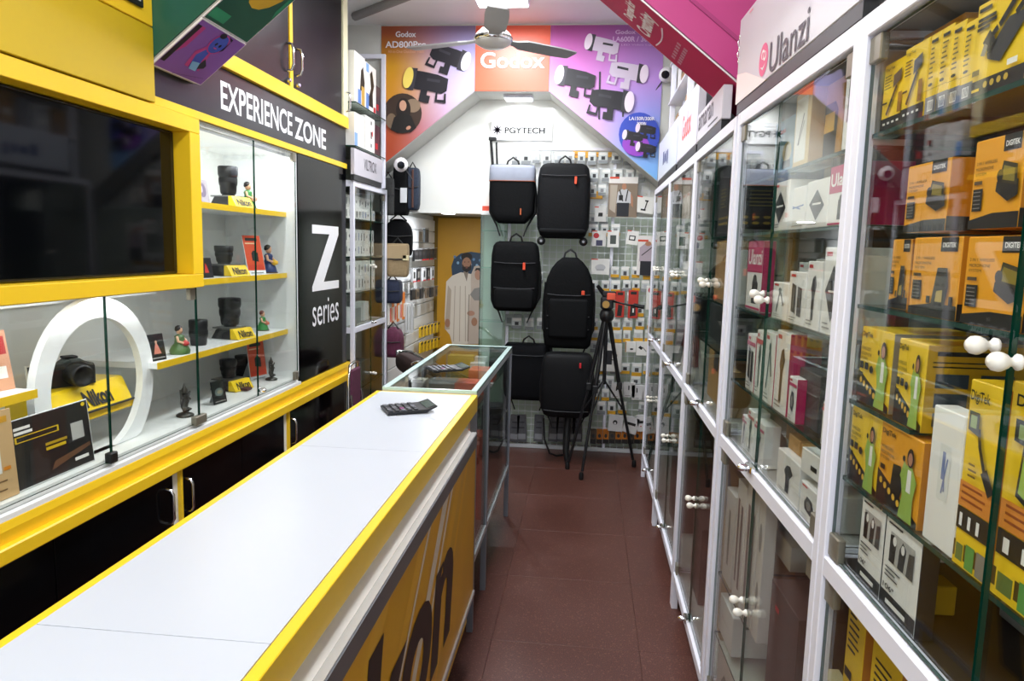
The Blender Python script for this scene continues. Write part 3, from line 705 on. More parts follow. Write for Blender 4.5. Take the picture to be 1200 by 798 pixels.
# ================================================================== CHAIRS behind the counter
def chair(loc, rz, cloth, label):
    t = thing('office_chair', label, 'chair', loc, rz)
    rings = []
    for z, s in ((.40, .9), (.42, 1), (.46, 1), (.48, .9)): rings.append([(.23 * s * math.copysign(abs(math.cos(a)) ** .5, math.cos(a)), .22 * s * math.copysign(abs(math.sin(a)) ** .5, math.sin(a)), z) for a in [2 * PI * k / 24 for k in range(24)]])
    MB().loft(rings, cloth).build('seat', t)
    rings = []
    for dy, s in ((.03, .86), (.015, 1), (-.03, 1), (-.05, .86)): rings.append([(.25 * s * math.copysign(abs(math.cos(a)) ** .6, math.cos(a)), .225 + dy, .745 + .062 * s * math.copysign(abs(math.sin(a)) ** .6, math.sin(a))) for a in [2 * PI * k / 24 for k in range(24)]])
    MB().loft(rings, cloth).build('backrest', t)
    for s in (-1, 1):
        MB().tube([(s * .17, .25, .78), (s * .23, .24, .80), (s * .26, .14, .79), (s * .275, .0, .70), (s * .27, -.1, .58), (s * .25, -.12, .44), (s * .16, -.1, .41)], .012, CHROME, 8).build('arm', t)
    MB().tube([(0, 0, .40), (0, 0, .10)], .025, CHROME, 10).build('column', t)
    for k in range(5):
        a_ = 2 * PI * k / 5; f_ = MB().tube([(0, 0, .10), (.25 * math.cos(a_), .25 * math.sin(a_), .065)], [.022, .014], C('#1A1A1C', .4), 8).build('base_arm', t)
        MB().lathe([(.022, -.012), (.025, 0), (.022, .012)], BLK, 12, (.25 * math.cos(a_), .25 * math.sin(a_), .027), 'x').build('caster', f_)
    return t
chair((-.915, 4.58, 0), math.radians(120), C('#3A2826', .8, var=.15, scale=40), 'dark brown office chair with chrome arms behind the glass counter')
t = thing('folding_chair', 'folded chair with a maroon back and chrome tube leaning by the black cupboards', 'chair', (-1.40, 4.26, 0), 0)
MB().box(-.012, .012, -.09, .09, .48, .745, C('#5E2A44', .8, var=.15, scale=40), .008).build('backrest', t)
MB().box(.016, .034, -.09, .09, .12, .44, C('#5E2A44', .8, var=.15, scale=40), .006).build('seat', t)
for s in (-1, 1):
    MB().tube([(.0, s * .10, .0), (.0, s * .11, .4), (.0, s * .105, .70), (.0, s * .08, .775), (0, s * .0, .785)], .009, CHROME, 8).build('leg', t)
    MB().tube([(.03, s * .085, .0), (.03, s * .098, .45), (.012, s * .10, .6)], .008, CHROME, 8).build('leg', t)

# ================================================================== GLASS CABINETS
ZB0, ZB1, ZM0, ZM1, ZT0, ZT1 = .130, .166, .936, .972, 1.855, 1.892
def knob(parent, x, z, dz=0):
    mb = MB(); mb.lathe([(r_ * .66, y_ * .72) for r_, y_ in ((.004, 0), (.013, -.001), (.014, -.006), (.008, -.011), (.007, -.016), (.012, -.021), (.016, -.029), (.0165, -.034), (.015, -.041), (.009, -.047), (.001, -.049))], KNOB, 14, (x, 0, z), 'y')
    o = mb.build('knob', parent); return o
def cabinet(name, label, loc, rz, w, split, shelves, lower, depth=.40, knobz=1.405, lowknob=.62, back=None, lowdark=None, sides=(True, True)):
    t = thing(name, label, 'cabinet', loc, rz); p = .026
    for x in (0, w - p):
        for y in (0, depth - p):
            MB().box(x, x + p, y, y + p, 0.0, ZT1, WMET, .002).build('post', t)
    for z0, z1 in ((ZB0, ZB1), (ZM0, ZM1), (ZT0, ZT1)):
        MB().box(p + .0003, w - p - .0003, 0, p, z0, z1, WMET, .002).build('rail', t)
        MB().box(p + .0003, w - p - .0003, depth - p, depth, z0, z1, WMET).build('rail', t)
        for x in (0, w - p): MB().box(x + .001, x + p - .001, p + .0003, depth - p - .0003, z0, z1, WMET).build('rail', t)
    MB().box(p, w - p, depth - .012, depth - .004, ZB1, ZT0, back or C('#6E6960', .5)).build('back_panel', t)
    MB().box(p, w - p, p + .001, depth - .013, ZB0 + .012, ZB1 - .002, C('#BDBBB4', .5)).build('bottom_board', t)
    MB().box(p, w - p, p + .001, depth - .013, ZM0 + .012, ZM1 - .002, lowdark or C('#A9A7A0', .4)).build('middle_board', t)
    MB().box(p, w - p, p + .001, depth - .013, ZT0 + .01, ZT1 - .01, C('#7B7A72', .5)).build('top_board', t)
    for z in shelves:
      z, la, lb_, ly = z if isinstance(z, tuple) else (z, 0, w, .02)
      MB().pane(max(la, p + .004), min(lb_, w - p - .004), ly, depth - .03, z - .007, z, SHELFGLASS, SEDGE).build('glass_shelf', t)
    for z in lower:
      z, la, lb_ = z if isinstance(z, tuple) else (z, 0, w)
      MB().pane(max(la, p + .004), min(lb_, w - p - .004), .020, depth - .03, z - .007, z, SHELFGLASS, SEDGE).build('glass_shelf', t)
    for si, x in ((0, .010), (1, w - .016)):
        if sides[si]: 
            MB().pane(x, x + .005, p, depth - p, ZM1, ZT0, GLASS, GEDGE).build('side_glass', t)
            MB().pane(x, x + .005, p, depth - p, ZB1, ZM0, GLASS, GEDGE).build('side_glass', t)
    for z0, z1, kz in ((ZM1 + .004, ZT0 - .004, knobz), (ZB1 + .004, ZM0 - .004, lowknob)):
        for a, b, kx, hx, s in ((p + .003, split - .0025, split - .022, p + .022, 1), (split + .0025, w - p - .003, split + .022, w - p - .022, -1)):
            d = MB().pane(a, b, .010, .016, z0, z1, GLASS, GEDGE).build('glass_door', t)
            k = knob(d, kx, kz - (.012 if s < 0 else 0)); k.location = (0, .010, 0)
            for hz in (z0 + .02, z1 - .02): MB().box(hx - .021, hx + .021, .006, .020, hz - .021, hz + .021, HINGE, .002).build('hinge', d)
        l = MB().box(split - .035, split + .02, -.006, .009, z0 - .012, z0 + .006, CHROME, .003); l.lathe([(.009, 0), (.009, -.02), (.004, -.024)], CHROME, 10, (split - .008, -.006, z0 - .003), 'y'); l.build('lock', t)
    return t
class Bay: pass
BAYS = {}
def bay(k, x, yf, w, rz): 
    b = Bay(); b.x, b.yf, b.w, b.rz = x, yf, w, math.radians(rz); BAYS[k] = b
    sl = -math.cos(b.rz) / math.sin(b.rz) if rz > -90 else 0.0
    b.xf = (lambda Y, b=b, sl=sl: b.x + sl * (b.yf - Y)); return b
KS = -1 / math.tan(math.radians(-88))
bay('R1', .405, 4.80, .872, -90); bay('R2', .405, 3.925, .93, -90); bay('R3', .405, 2.992, .80, -90)
bay('R4', .405, 2.168, .855, -88); bay('R5', .405 + KS * .858, 1.310, .95, -88)
SHELV = {'R1': (1.66, 1.42, 1.19), 'R2': (1.63, 1.42, 1.19), 'R3': (1.555, 1.342, 1.187), 'R4': (1.692, 1.556, 1.351, 1.142), 'R5': (1.700, 1.421, 1.258, 1.122)}
LOWS = {'R1': (.56,), 'R2': (.56,), 'R3': (), 'R4': ((.55, 0, .36), .36), 'R5': (.52,)}
SPLIT = {'R1': .42, 'R2': .47, 'R3': .43, 'R4': .375, 'R5': .473}
LAB = {'R1': 'white-framed glass cabinet standing next to the back grid wall', 'R2': 'white-framed glass cabinet under the orange-lettered sign', 'R3': 'white-framed glass cabinet under the black-lettered sign',
       'R4': 'white-framed glass cabinet under the sign with the pink logo', 'R5': 'white-framed glass cabinet full of yellow and orange boxes'}
for k in BAYS:
    b = BAYS[k]
    SH_ = SHELV[k] if k != 'R5' else (1.700, 1.421, (1.258, 0, .25, .02), (1.258, .25, 2, .15), 1.122)
    cabinet('glass_cabinet', LAB[k], (b.x, b.yf, 0), b.rz, b.w, SPLIT[k], SH_, LOWS[k], back=C('#3A332B', .5) if k in ('R4', 'R5') else None, lowdark=C('#2E2822', .5) if k == 'R5' else None)

# ---- boxes placed on cabinet shelves: far / near edge seen at px0 / px1, top-left corner at py
def rb(k, d, z, px0, px1, pyt, depth, body, label, front=None, side=None, sidemat=None, name='product_box', group=None, h=None, rot=0, top=None, free=False):
    d = max(.024, d - .03) if k in ('R4', 'R5') else d
    b = BAYS[k]; xf = lambda Y: b.xf(Y) + d
    ya = solveY(xf, z, px0); yb = solveY(xf, z, px1)
    hi, lo = b.yf - .034, b.yf - b.w + .034

    w0 = min(max(ya - yb, .03), hi - lo); ya = min(ya, hi); ya = max(ya, lo + w0); yb = max(lo, ya - w0)
    w = max(.012, (ya - yb)) / abs(math.sin(b.rz))
    if h is None: h = solveH(xf(ya), ya, z, pyt)
    if not free:
        up_ = [q - .009 for q in tuple(SHELV[k]) + (ZM0 + .012, ZT0 + .008) + ((1.537 + .009,) if k == 'R5' and depth > .1 else ()) if q > z + .03]
        if up_: h = min(h, min(up_) - z - .001)
    depth = min(depth, .37 - d)
    return pbox(name, label, (xf(ya), ya, z + .0005), b.rz + math.radians(rot), w, depth, h, body if not isinstance(body, str) else C(body, .42), front, side, top=top, sidemat=sidemat, group=group)
def ry(k, d, z, y0, w, h, depth, body, label, front=None, side=None, sidemat=None, group=None):
    b = BAYS[k]; return pbox('product_box', label, (b.xf(y0) + d, y0, z + .0005), b.rz, w, min(depth, .37 - d), h, body if not isinstance(body, str) else C(body, .42), front, side, sidemat=sidemat, group=group)
K, Wc, GYc = C('#1E1C1B', .45), C('#F1EFEA', .45), C('#8E8C88', .5)
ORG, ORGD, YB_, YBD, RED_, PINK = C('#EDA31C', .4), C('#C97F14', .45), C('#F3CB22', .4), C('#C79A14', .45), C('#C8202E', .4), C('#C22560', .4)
GREEN, SKIN, SKY = C('#9DBB52', .5), C('#B98264', .5), C('#86B6D8', .45)
def s_orange(kind=0):
    it = [('p', [(0, 0), (1, 0), (1, .17), (.5, .17), (0, .10)], K), ('r', .60, .82, .93, .995, K), ('t', 'DIGITEK', .64, .87, .90, .93, Wc, .02)]
    it += [('t', '2 IN 1 WIRELESS', .08, .72, .5, .755, K), ('t', 'MICROPHONE', .08, .655, .44, .69, K), ('t', 'SYSTEM', .08, .60, .3, .63, K), ('r', .07, .50, .24, .54, C('#5A4630', .5)), ('r', .07, .20, .27, .45, K)] + [('r', .09, .23 + .045 * i, .24, .24 + .045 * i, GYc) for i in range(5)]
    if kind == 0: it += [('p', [(.55, .40), (.80, .28), (.98, .34), (.97, .50), (.72, .56), (.56, .50)], K), ('p', [(.60, .50), (.95, .44), (.93, .66), (.66, .72)], C('#3A3320', .4)), ('p', [(.65, .52), (.90, .48), (.89, .62), (.68, .67)], C('#8A7A2E', .4)), ('e', .62, .56, .06, .07, K)]
    else: it += [('p', [(.52, .17), (.80, .17), (.84, .40), (.80, .62), (.60, .62), (.56, .40)], C('#34322E', .4)), ('p', [(.60, .20), (.74, .20), (.74, .35), (.62, .33)], C('#B9A05A', .4)), ('r', .42, .17, .50, .26, K), ('r', .88, .17, .96, .28, K)]
    return it
S_OSIDE = [('r', 0, 0, 1, .20, K)] + [('r', .42, .30 + .2 * i, .66, .42 + .2 * i, C('#4A4A4C', .5)) for i in range(3)]
def s_lady(kind=0):
    it = [('p', [(0, 0), (1, 0), (1, .08), (0, .42)], K)] + [('e', .10 + .115 * i, .29 - .035 * i, .038, .04, C('#E9B93A', .4)) for i in range(5)]
    it += [('t', 'DigiTek', .06, .86, .40, .94, K, .02), ('t', 'WIRELESS', .06, .70, .36, .74, K), ('t', 'MICROPHONE', .06, .63, .40, .67, K), ('t', 'SYSTEM', .06, .57, .28, .605, K)]
    if kind == 0: it += [('r', .06, .45, .17, .54, K), ('r', .22, .45, .33, .54, K), ('e', .44, .47, .06, .05, K), ('r', .06, .34, .18, .40, K)]
    else: it += [('p', [(.36, .26), (.60, .22), (.66, .40), (.58, .60), (.40, .58)], K), ('r', .08, .44, .20, .50, K)]
    it += [('p', [(.60, .02), (.92, .02), (.90, .30), (.95, .52), (.84, .66), (.70, .66), (.60, .5), (.66, .3)], GREEN), ('p', [(.74, .36), (.84, .36), (.83, .62), (.75, .62)], Wc), ('p', [(.58, .50), (.64, .46), (.70, .66), (.66, .70)], GREEN),
           ('e', .79, .76, .075, .11, C('#2A1A14', .5)), ('e', .79, .745, .05, .075, SKIN), ('e', .65, .72, .03, .035, K)]
    return it
S_YSIDE = [('r', .1, .88, .8, .93, K), ('r', .06, .80, .94, .815, K), ('r', .06, .75, .9, .765, K)] + [('r', .10 + .46 * (i % 2), .52 - .22 * (i // 2), .44 + .46 * (i % 2), .68 - .22 * (i // 2), C('#37424A', .4)) for i in range(6)]
def s_selfie():
    return [('r', 0, 0, 1, .20, K)] + [('r', .12 + .2 * i, .10, .22 + .2 * i, .13, Wc) for i in range(4)] + [('t', 'DigiTek', .1, .88, .5, .93, K)] + bars(.1, .80, .5, 5, .045, K) + \
        [('l', .28, .24, .66, .62, .006, K), ('p', [(.50, .60), (.84, .68), (.84, .84), (.50, .78)], C('#3C3C40', .4)), ('r', .76, .22, .92, .50, C('#9A6A1E', .5)), ('r', .08, .40, .3, .43, K)]
def s_spine():
    return [('r', 0, 0, 1, .22, C('#6C6C70', .5)), ('r', .25, .04, .75, .17, Wc)] + [('r', .3 + .1 * i, .05, .34 + .1 * i, .16, K) for i in range(5)] + [('r', .2, .88, .8, .92, K)] + bars(.25, .8, .75, 7, .06, C('#6A5A20', .5)) + [('e', .5, .36, .2, .02, K), ('r', 0, .30, 1, .305, C('#7A5A10', .5))]
def s_cable():
    return [('r', 0, 0, 1, .17, K)] + [('e', .30 + .13 * i, .10, .04, .035, C('#C9A83A', .4)) for i in range(4)] + [('r', .05, .05, .2, .08, YB_), ('r', .06, .9, .3, .94, K), ('r', .06, .80, .40, .835, K), ('r', .06, .75, .42, .785, K), ('r', .06, .70, .3, .735, K),
        ('p', [(.32, .36), (.56, .28), (.94, .60), (.92, .70), (.66, .70), (.30, .42)], C('#3A3A3C', .4)), ('l', .78, .70, .98, .84, .008, K), ('l', .50, .66, .80, .90, .008, K), ('l', .80, .90, .96, .88, .008, K), ('p', [(.38, .56), (.50, .62), (.46, .68), (.36, .62)], K), ('l', .28, .48, .40, .59, .022, K), ('p', [(.19, .42), (.27, .40), (.32, .50), (.25, .54)], C('#8A8070', .4)), ('r', .06, .22, .2, .28, C('#7A6410', .4)), ('r', .72, .20, .9, .26, Wc)]
def s_white(accent=None, fig=0, logo=True, fc='#2A2A2C'):
    F = C(fc, .45); it = []
    if logo: it += [('r', .10, .90, .38, .95, RED_)]
    if fig == 0: it += [('p', [(.30, .30), (.62, .22), (.76, .45), (.66, .66), (.40, .70), (.26, .50)], F), ('e', .5, .46, .12, .13, GYc)]
    elif fig == 1: it += [('p', [(.20, .24), (.46, .20), (.46, .74), (.20, .78)], F), ('p', [(.56, .18), (.80, .16), (.80, .70), (.56, .73)], F), ('l', .33, .3, .33, .7, .004, GYc)]
    elif fig == 2: it += [('p', [(.42, .14), (.58, .14), (.60, .50), (.72, .66), (.60, .80), (.44, .76), (.34, .6), (.42, .5)], F)]
    elif fig == 3: it += [('p', [(.5, .15), (.85, .45), (.5, .8), (.15, .5)], F), ('l', .3, .5, .7, .5, .004, Wc)]
    elif fig == 4: it += [('l', .3, .2, .5, .8, .008, F), ('l', .5, .8, .75, .4, .008, F), ('e', .5, .8, .1, .06, F)]
    it += bars(.12, .12, .6, 2, .05, GYc)
    if accent: it += [('r', 0, .80, 1, .87, accent)]
    return it
def s_pink(): return [('r', 0, .55, 1, 1, PINK), ('t', 'Ulanzi', .06, .66, .96, .88, Wc, .02), ('p', [(.40, .10), (.72, .10), (.78, .40), (.60, .50), (.42, .42)], K), ('e', .58, .45, .12, .07, K), ('r', .02, .02, .98, .05, PINK)]
def s_bw():
    it = [('r', 0, 0, 1, .20, K), ('r', .18, .08, .75, .13, Wc), ('r', .10, .95, .5, .97, K), ('r', .18, .55, .86, .88, C('#B5B3AE', .5)), ('p', [(.18, .55), (.34, .55), (.36, .78), (.28, .86), (.18, .84)], K), ('p', [(.44, .55), (.60, .55), (.64, .80), (.54, .86), (.46, .76)], C('#3A3836', .5)), ('p', [(.68, .55), (.86, .55), (.86, .82), (.72, .80)], C('#4E4A46', .5)), ('e', .32, .80, .05, .05, Wc), ('e', .56, .78, .05, .05, Wc)]
    return it + bars(.12, .47, .6, 3, .045, K) + [('t', '106°', .10, .24, .42, .30, K, .02)]
def s_big():
    return [('r', 0, .0, 1, .04, YB_), ('r', 0, .04, 1, .13, C('#5A4410', .5)), ('r', .06, .01, .30, .14, YB_), ('r', .08, .03, .28, .12, C('#6B7A3A', .5)), ('r', .36, .01, .60, .14, C('#5E9A4A', .5)), ('r', .66, .01, .92, .14, C('#8A8478', .5)),
            ('r', .03, .20, .97, .32, K), ('r', .03, .325, .97, .46, C('#DD8B34', .5))] + bars(.1, .43, .9, 3, .035, C('#9A4A1C', .5)) + [('r', .12 + .24 * i, .22, .20 + .24 * i, .29, Wc) for i in range(3)] + \
           [('t', 'DigiTek', .10, .88, .62, .95, K, .02), ('p', [(.12, .74), (.40, .72), (.40, .84), (.12, .84)], C('#3A3A34', .4)), ('r', .17, .755, .34, .82, C('#9FB27A', .4)), ('l', .42, .76, .50, .66, .006, K), ('l', .48, .68, .72, .52, .006, K), ('l', .66, .56, .9, .46, .014, K)] + bars(.25, .56, .5, 3, .03, C('#7A5A18', .5))
Z5 = SHELV['R5']; A5 = ' in the cabinet of yellow boxes'
# --- R5 top shelf
rb('R5', .06, Z5[0], 1027, 1053, 78, .05, YB_, 'yellow selfie-stick box at the post end of the top shelf', s_selfie())
rb('R5', .055, Z5[0], 1054, 1081, 59, .05, YB_, 'yellow selfie-stick box, second from the post on the top shelf', s_selfie())
rb('R5', .115, Z5[0], 1036, 1074, 40, .10, ORG, 'orange icon-printed box standing behind the selfie-stick boxes', [('r', .1 + .3 * (i % 3), .2 + .38 * (i // 3), .28 + .3 * (i % 3), .46 + .38 * (i // 3), C('#6A5A40', .5)) for i in range(6)] + [('p', [(.15 + .3 * (i % 3), .25 + .38 * (i // 3)), (.25 + .3 * (i % 3), .3 + .38 * (i // 3)), (.2 + .3 * (i % 3), .44 + .38 * (i // 3))], Wc) for i in range(6)], name='product_box')
for i, (a, b, py) in enumerate(((1083, 1094, 42), (1096, 1108, 34), (1109, 1121, 30), (1123, 1135, 28))):
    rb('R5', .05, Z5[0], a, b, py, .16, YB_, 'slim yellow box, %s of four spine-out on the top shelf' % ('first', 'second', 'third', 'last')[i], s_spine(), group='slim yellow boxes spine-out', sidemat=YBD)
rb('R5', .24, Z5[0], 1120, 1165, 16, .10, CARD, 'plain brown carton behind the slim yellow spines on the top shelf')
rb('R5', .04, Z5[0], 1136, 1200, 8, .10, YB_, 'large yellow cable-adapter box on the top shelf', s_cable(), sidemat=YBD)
# --- R5 second shelf: two layers
hm = 1.537
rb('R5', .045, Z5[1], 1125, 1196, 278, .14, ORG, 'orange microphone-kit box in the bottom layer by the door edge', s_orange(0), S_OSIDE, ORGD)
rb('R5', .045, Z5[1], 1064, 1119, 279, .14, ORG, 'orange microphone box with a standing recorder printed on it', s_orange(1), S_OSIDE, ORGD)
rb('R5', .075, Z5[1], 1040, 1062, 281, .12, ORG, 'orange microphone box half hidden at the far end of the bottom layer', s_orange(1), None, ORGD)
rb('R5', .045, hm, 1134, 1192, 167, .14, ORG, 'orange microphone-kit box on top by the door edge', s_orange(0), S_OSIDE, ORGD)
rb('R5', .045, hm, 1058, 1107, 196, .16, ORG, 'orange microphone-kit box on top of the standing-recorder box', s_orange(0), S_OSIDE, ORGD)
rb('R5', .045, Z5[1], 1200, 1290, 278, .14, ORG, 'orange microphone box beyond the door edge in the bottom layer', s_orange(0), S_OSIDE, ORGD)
# --- R5 third shelf
rb('R5', .06, Z5[2], 1000, 1035, 382, .14, YB_, 'yellow box with a woman in green at the post end of the third shelf', s_lady(), None, C('#8E8676', .5))
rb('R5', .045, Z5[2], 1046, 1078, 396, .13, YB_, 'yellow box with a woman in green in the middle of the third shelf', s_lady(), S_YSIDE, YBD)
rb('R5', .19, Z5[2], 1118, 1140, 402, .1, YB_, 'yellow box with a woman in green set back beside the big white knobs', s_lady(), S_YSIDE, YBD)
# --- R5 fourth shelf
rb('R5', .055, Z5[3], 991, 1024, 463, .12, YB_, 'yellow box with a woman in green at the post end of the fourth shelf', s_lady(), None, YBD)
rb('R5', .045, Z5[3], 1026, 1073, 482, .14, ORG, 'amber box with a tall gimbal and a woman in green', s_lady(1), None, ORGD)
rb('R5', .04, Z5[3], 1080, 1114, 474, .03, Wc, free=True, label='plain white box with faint blue handwriting on its front', front=[('r', .35, .35, .7, .75, C('#E3E3DE', .5)), ('r', .45, .5, .55, .7, C('#7C88B4', .5)), ('l', .5, .4, .62, .66, .003, C('#7C88B4', .5)), ('l', .58, .42, .52, .62, .003, C('#7C88B4', .5))])
rb('R5', .03, Z5[3], 1116, 1157, 444, .115, YB_, free=True, label='tall yellow tripod box with orange text block on the fourth shelf', front=s_big(), sidemat=ORGD)
rb('R5', .03, Z5[3], 1160, 1260, 446, .115, YB_, free=True, label='tall yellow tripod box with a woman on a phone screen', front=s_big() + [('p', [(.22, .5), (.42, .46), (.44, .74), (.26, .76)], K), ('p', [(.25, .52), (.40, .49), (.41, .72), (.28, .73)], GREEN)])
# --- R5 base of the upper half
rb('R5', .05, ZM1, 1003, 1029, 556, .022, Wc, 'white and black card box with a photo, behind its twin', s_bw(), None, K)
rb('R5', .035, ZM1, 1030, 1070, 584, .025, Wc, 'white and black card box with a photo, in front of its twin', s_bw(), None, K)
rb('R5', .26, ZM1, 1110, 1185, 690, .10, YBD, 'low yellow carton lying in the dark back of the base', [('r', .3, .3, .7, .6, K)], h=.05)
rb('R5', .10, ZM1, 1062, 1078, 705, .05, YBD, 'small yellow packet on the base beside the card boxes', [('r', .3, .4, .7, .6, K)], h=.045)
rb('R5', .22, ZM1, 1170, 1230, 690, .06, GYc, 'grey and brown picture box in the dark corner of the base', [('p', [(.1, .1), (.5, .1), (.5, .7), (.2, .8)], C('#6A4A38', .5))], h=.12)
# --- R5 lower half
def s_icons(): return [('r', .55, .12 + .22 * i, .9, .27 + .22 * i, C('#B9AE9A', .5)) for i in range(4)] + [('p', [(.64, .14 + .22 * i), (.8, .14 + .22 * i), (.76, .25 + .22 * i), (.68, .25 + .22 * i)], K) for i in range(4)] + [('r', .5, .09 + .22 * i, .95, .1 + .22 * i, C('#7A4A0C', .5)) for i in range(4)]
zl = .525
rb('R5', .07, zl, 975, 993, 700, .20, YB_, 'tall yellow box with a round portrait in the lower half', bars(.15, .9, .8, 6, .03, K) + [('r', .1, .62, .5, .66, K), ('e', .5, .42, .25, .09, K), ('e', .5, .42, .14, .06, SKIN)], [(q[0],) + q[1:] for q in s_icons()], ORGD, h=.40)
rb('R5', .06, zl, 1000, 1030, 742, .20, YB_, 'leaning yellow box with a round portrait in the lower half', bars(.15, .9, .8, 6, .03, K) + [('r', .1, .66, .4, .70, K), ('e', .5, .45, .25, .09, K), ('e', .5, .45, .14, .06, SKIN)], s_icons(), ORGD, h=.39)

# --- R4 (pink logo cabinet)
Z4 = SHELV['R4']
rb('R4', .12, Z4[0], 905, 930, 140, .10, SKY, 'pale blue box with a small lamp on the top shelf', [('e', .62, .45, .2, .16, C('#E8D9A0', .4)), ('r', .2, .78, .5, .84, RED_), ('p', [(.45, .2), (.8, .2), (.8, .32), (.45, .32)], C('#3A4A5A', .4))])
rb('R4', .06, Z4[0], 928, 946, 108, .05, C('#D9BE86', .5), 'cream and tan stick box on the top shelf', [('r', .08, .08, .8, .92, C('#E6E4DC', .5)), ('l', .3, .3, .6, .7, .005, K), ('l', .35, .3, .65, .6, .004, GYc)], None, CARD)
rb('R4', .09, Z4[0], 948, 983, 95, .08, C('#C08A3C', .5), 'amber box with a black lantern printed on it', [('p', [(.38, .05), (.85, .05), (.88, .62), (.78, .74), (.46, .74), (.36, .62)], K), ('p', [(.46, .38), (.78, .38), (.78, .62), (.46, .62)], C('#E7B85A', .4)), ('e', .30, .55, .18, .2, C('#5A4630', .5))])
rb('R4', .045, Z4[0], 986, 1006, 72, .08, Wc, 'white box with a black flashlight at the near end of the top shelf', [('p', [(.2, .3), (.75, .35), (.7, .85), (.25, .8)], C('#4A4A48', .4)), ('r', .6, .02, .9, .1, PINK)])
for i, (a, b, py, f, lb) in enumerate(((903, 922, 216, 3, 'white box with a black phone clamp on the second shelf'), (923, 942, 222, 4, 'white box with blue handwriting on the second shelf'), (943, 968, 214, 3, 'white box with a black mounting plate on the second shelf'))):
    it = s_white(None, f, i == 0) if i != 1 else [('l', .1, .5, .9, .56, .003, C('#6A88C0', .5)), ('l', .2, .56, .7, .48, .003, C('#6A88C0', .5)), ('r', .05, .08, .9, .1, GYc)]
    rb('R4', .055 + .01 * (i == 1), Z4[1], a, b, py, .09, Wc, lb, it)
rb('R4', .05, Z4[1], 971, 1000, 197, .10, Wc, 'pink and white box with large white lettering on the second shelf', s_pink(), None, PINK)
rb('R4', .06, Z4[2], 873, 890, 283, .03, Wc, 'pink and white box with white lettering at the far end of the third shelf', s_pink(), None, PINK)
row = ((904, 921, 330, 4, 'white box with thin black stick figure'), (922, 941, 318, 1, 'white box with two black grips'), (942, 958, 306, 2, 'white box with black bottle-shaped gadget'), (960, 984, 290, 3, 'white box with a long black diamond print'))
for a, b, py, f, lb in row: rb('R4', .05, Z4[2], a, b, py, .08, Wc, lb + ' on the third shelf', s_white(None, f))
for i in range(3): ry('R4', .17, Z4[2], 2.08 - .13 * i, .10, .13 + .01 * i, .06, Wc, 'small white box, %s of three at the back of the third shelf' % ('first', 'second', 'third')[i], s_white(None, 2), group='small white boxes at the back')
ry('R4', .25, Z4[2], 1.60, .18, .15, .08, K, 'black carton in the back of the third shelf')
row = ((873, 882, 390, 1, PINK, 'white and pink tripod box, first of the pair'), (883, 891, 386, 2, RED_, 'white and red tripod box, second of the pair'), (893, 904, 388, 4, None, 'tall white box with thin black tripod'), (905, 920, 386, 2, None, 'tall white box with black bottle-shaped tripod'))
for a, b, py, f, ac, lb in row: rb('R4', .05, Z4[3], a, b, py, .035, Wc, lb + ' on the fourth shelf', s_white(ac, f), None, PINK)
rb('R4', .05, Z4[3], 922, 931, 440, .02, Wc, 'small white and pink box lying by the tripod boxes', s_white(PINK, 0), None, PINK)
rb('R4', .10, Z4[3], 921, 928, 400, .06, PINK, 'slim pink carton behind the small box on the fourth shelf')
rb('R4', .075, Z4[3], 933, 957, 430, .16, C('#4A4846', .4), 'dark grey carton in the middle of the fourth shelf', [('l', .1, .6, .9, .62, .003, GYc)])
rb('R4', .05, Z4[3], 961, 970, 470, .06, Wc, 'small white box with red top at the near end of the fourth shelf', s_white(RED_, 2))
# plastic wrapped pack
def blob(name, label, loc, sx, sy, sz, m, cat, seed=1, n=16):
    random.seed(seed); rings = []
    for i in range(9):
        ph = -PI / 2 + PI * i / 8
        rings.append([(sx * math.cos(ph) * math.cos(2 * PI * k / n) * random.uniform(.86, 1.08), sy * math.cos(ph) * math.sin(2 * PI * k / n) * random.uniform(.86, 1.08), sz * (1 + math.sin(ph)) * random.uniform(.97, 1.03)) for k in range(n)])
    o = MB().loft(rings, m, True).build(name, None, loc); return tag(o, label, cat)
PLAS = C('#C9CBCC', .18, coat=.4)
b4 = BAYS['R4']
def r4at(d, z, px): 
    Y = solveY(lambda y: b4.xf(y) + d, z, px); return (b4.xf(Y) + d, Y, z + .001)
blob('plastic_pouch', 'clear plastic pouch lying on top of the dark carton', r4at(.11, Z4[3] + .142, 946), .045, .085, .014, PLAS, 'package', 6)
# base of upper half R4
row = ((868, 873, 485, PINK, 'leaning white and pink box, first by the post on the cabinet base'), (874, 881, 478, RED_, 'leaning white and red box, second by the post on the cabinet base'), (882, 893, 490, PINK, 'white and pink box, third by the post on the cabinet base'))
for a, b, py, ac, lb in row: rb('R4', .06, ZM1, a, b, py, .04, Wc, lb, s_white(ac, 2))
blob('bubble_bundle', 'crumpled bubble-wrap bundle on the base of the pink-logo cabinet', r4at(.072, ZM1, 901), .042, .045, .04, PLAS, 'package', 9)
hook = rb('R4', .04, ZM1, 909, 934, 524, .12, Wc, 'white box with a black hook figure on the cabinet base', s_white(None, 2, False))
hz = hook.location.z + max(v.co.z for v in hook.data.vertices); hy = hook.location.y
for i, (dy, dd, cw) in enumerate(((.0, .045, .075), (.085, .045, .085), (.03, .10, .09))):
    ry('R4', dd, hz, hy - dy, cw, min(.034, 1.132 - hz), .05, C('#C4985E', .7), 'small brown carton, %s lying on the hook-figure box' % ('first', 'second', 'third, set back and')[i], group='small brown cartons')
rb('R4', .215, ZM1, 915, 948, 540, .10, C('#8F6A3E', .6), 'brown carton standing behind the hook-figure box', h=.099)
rb('R4', .04, ZM1, 936, 957, 562, .12, Wc, 'white box with a black webcam in front of the post', s_white(None, 0))
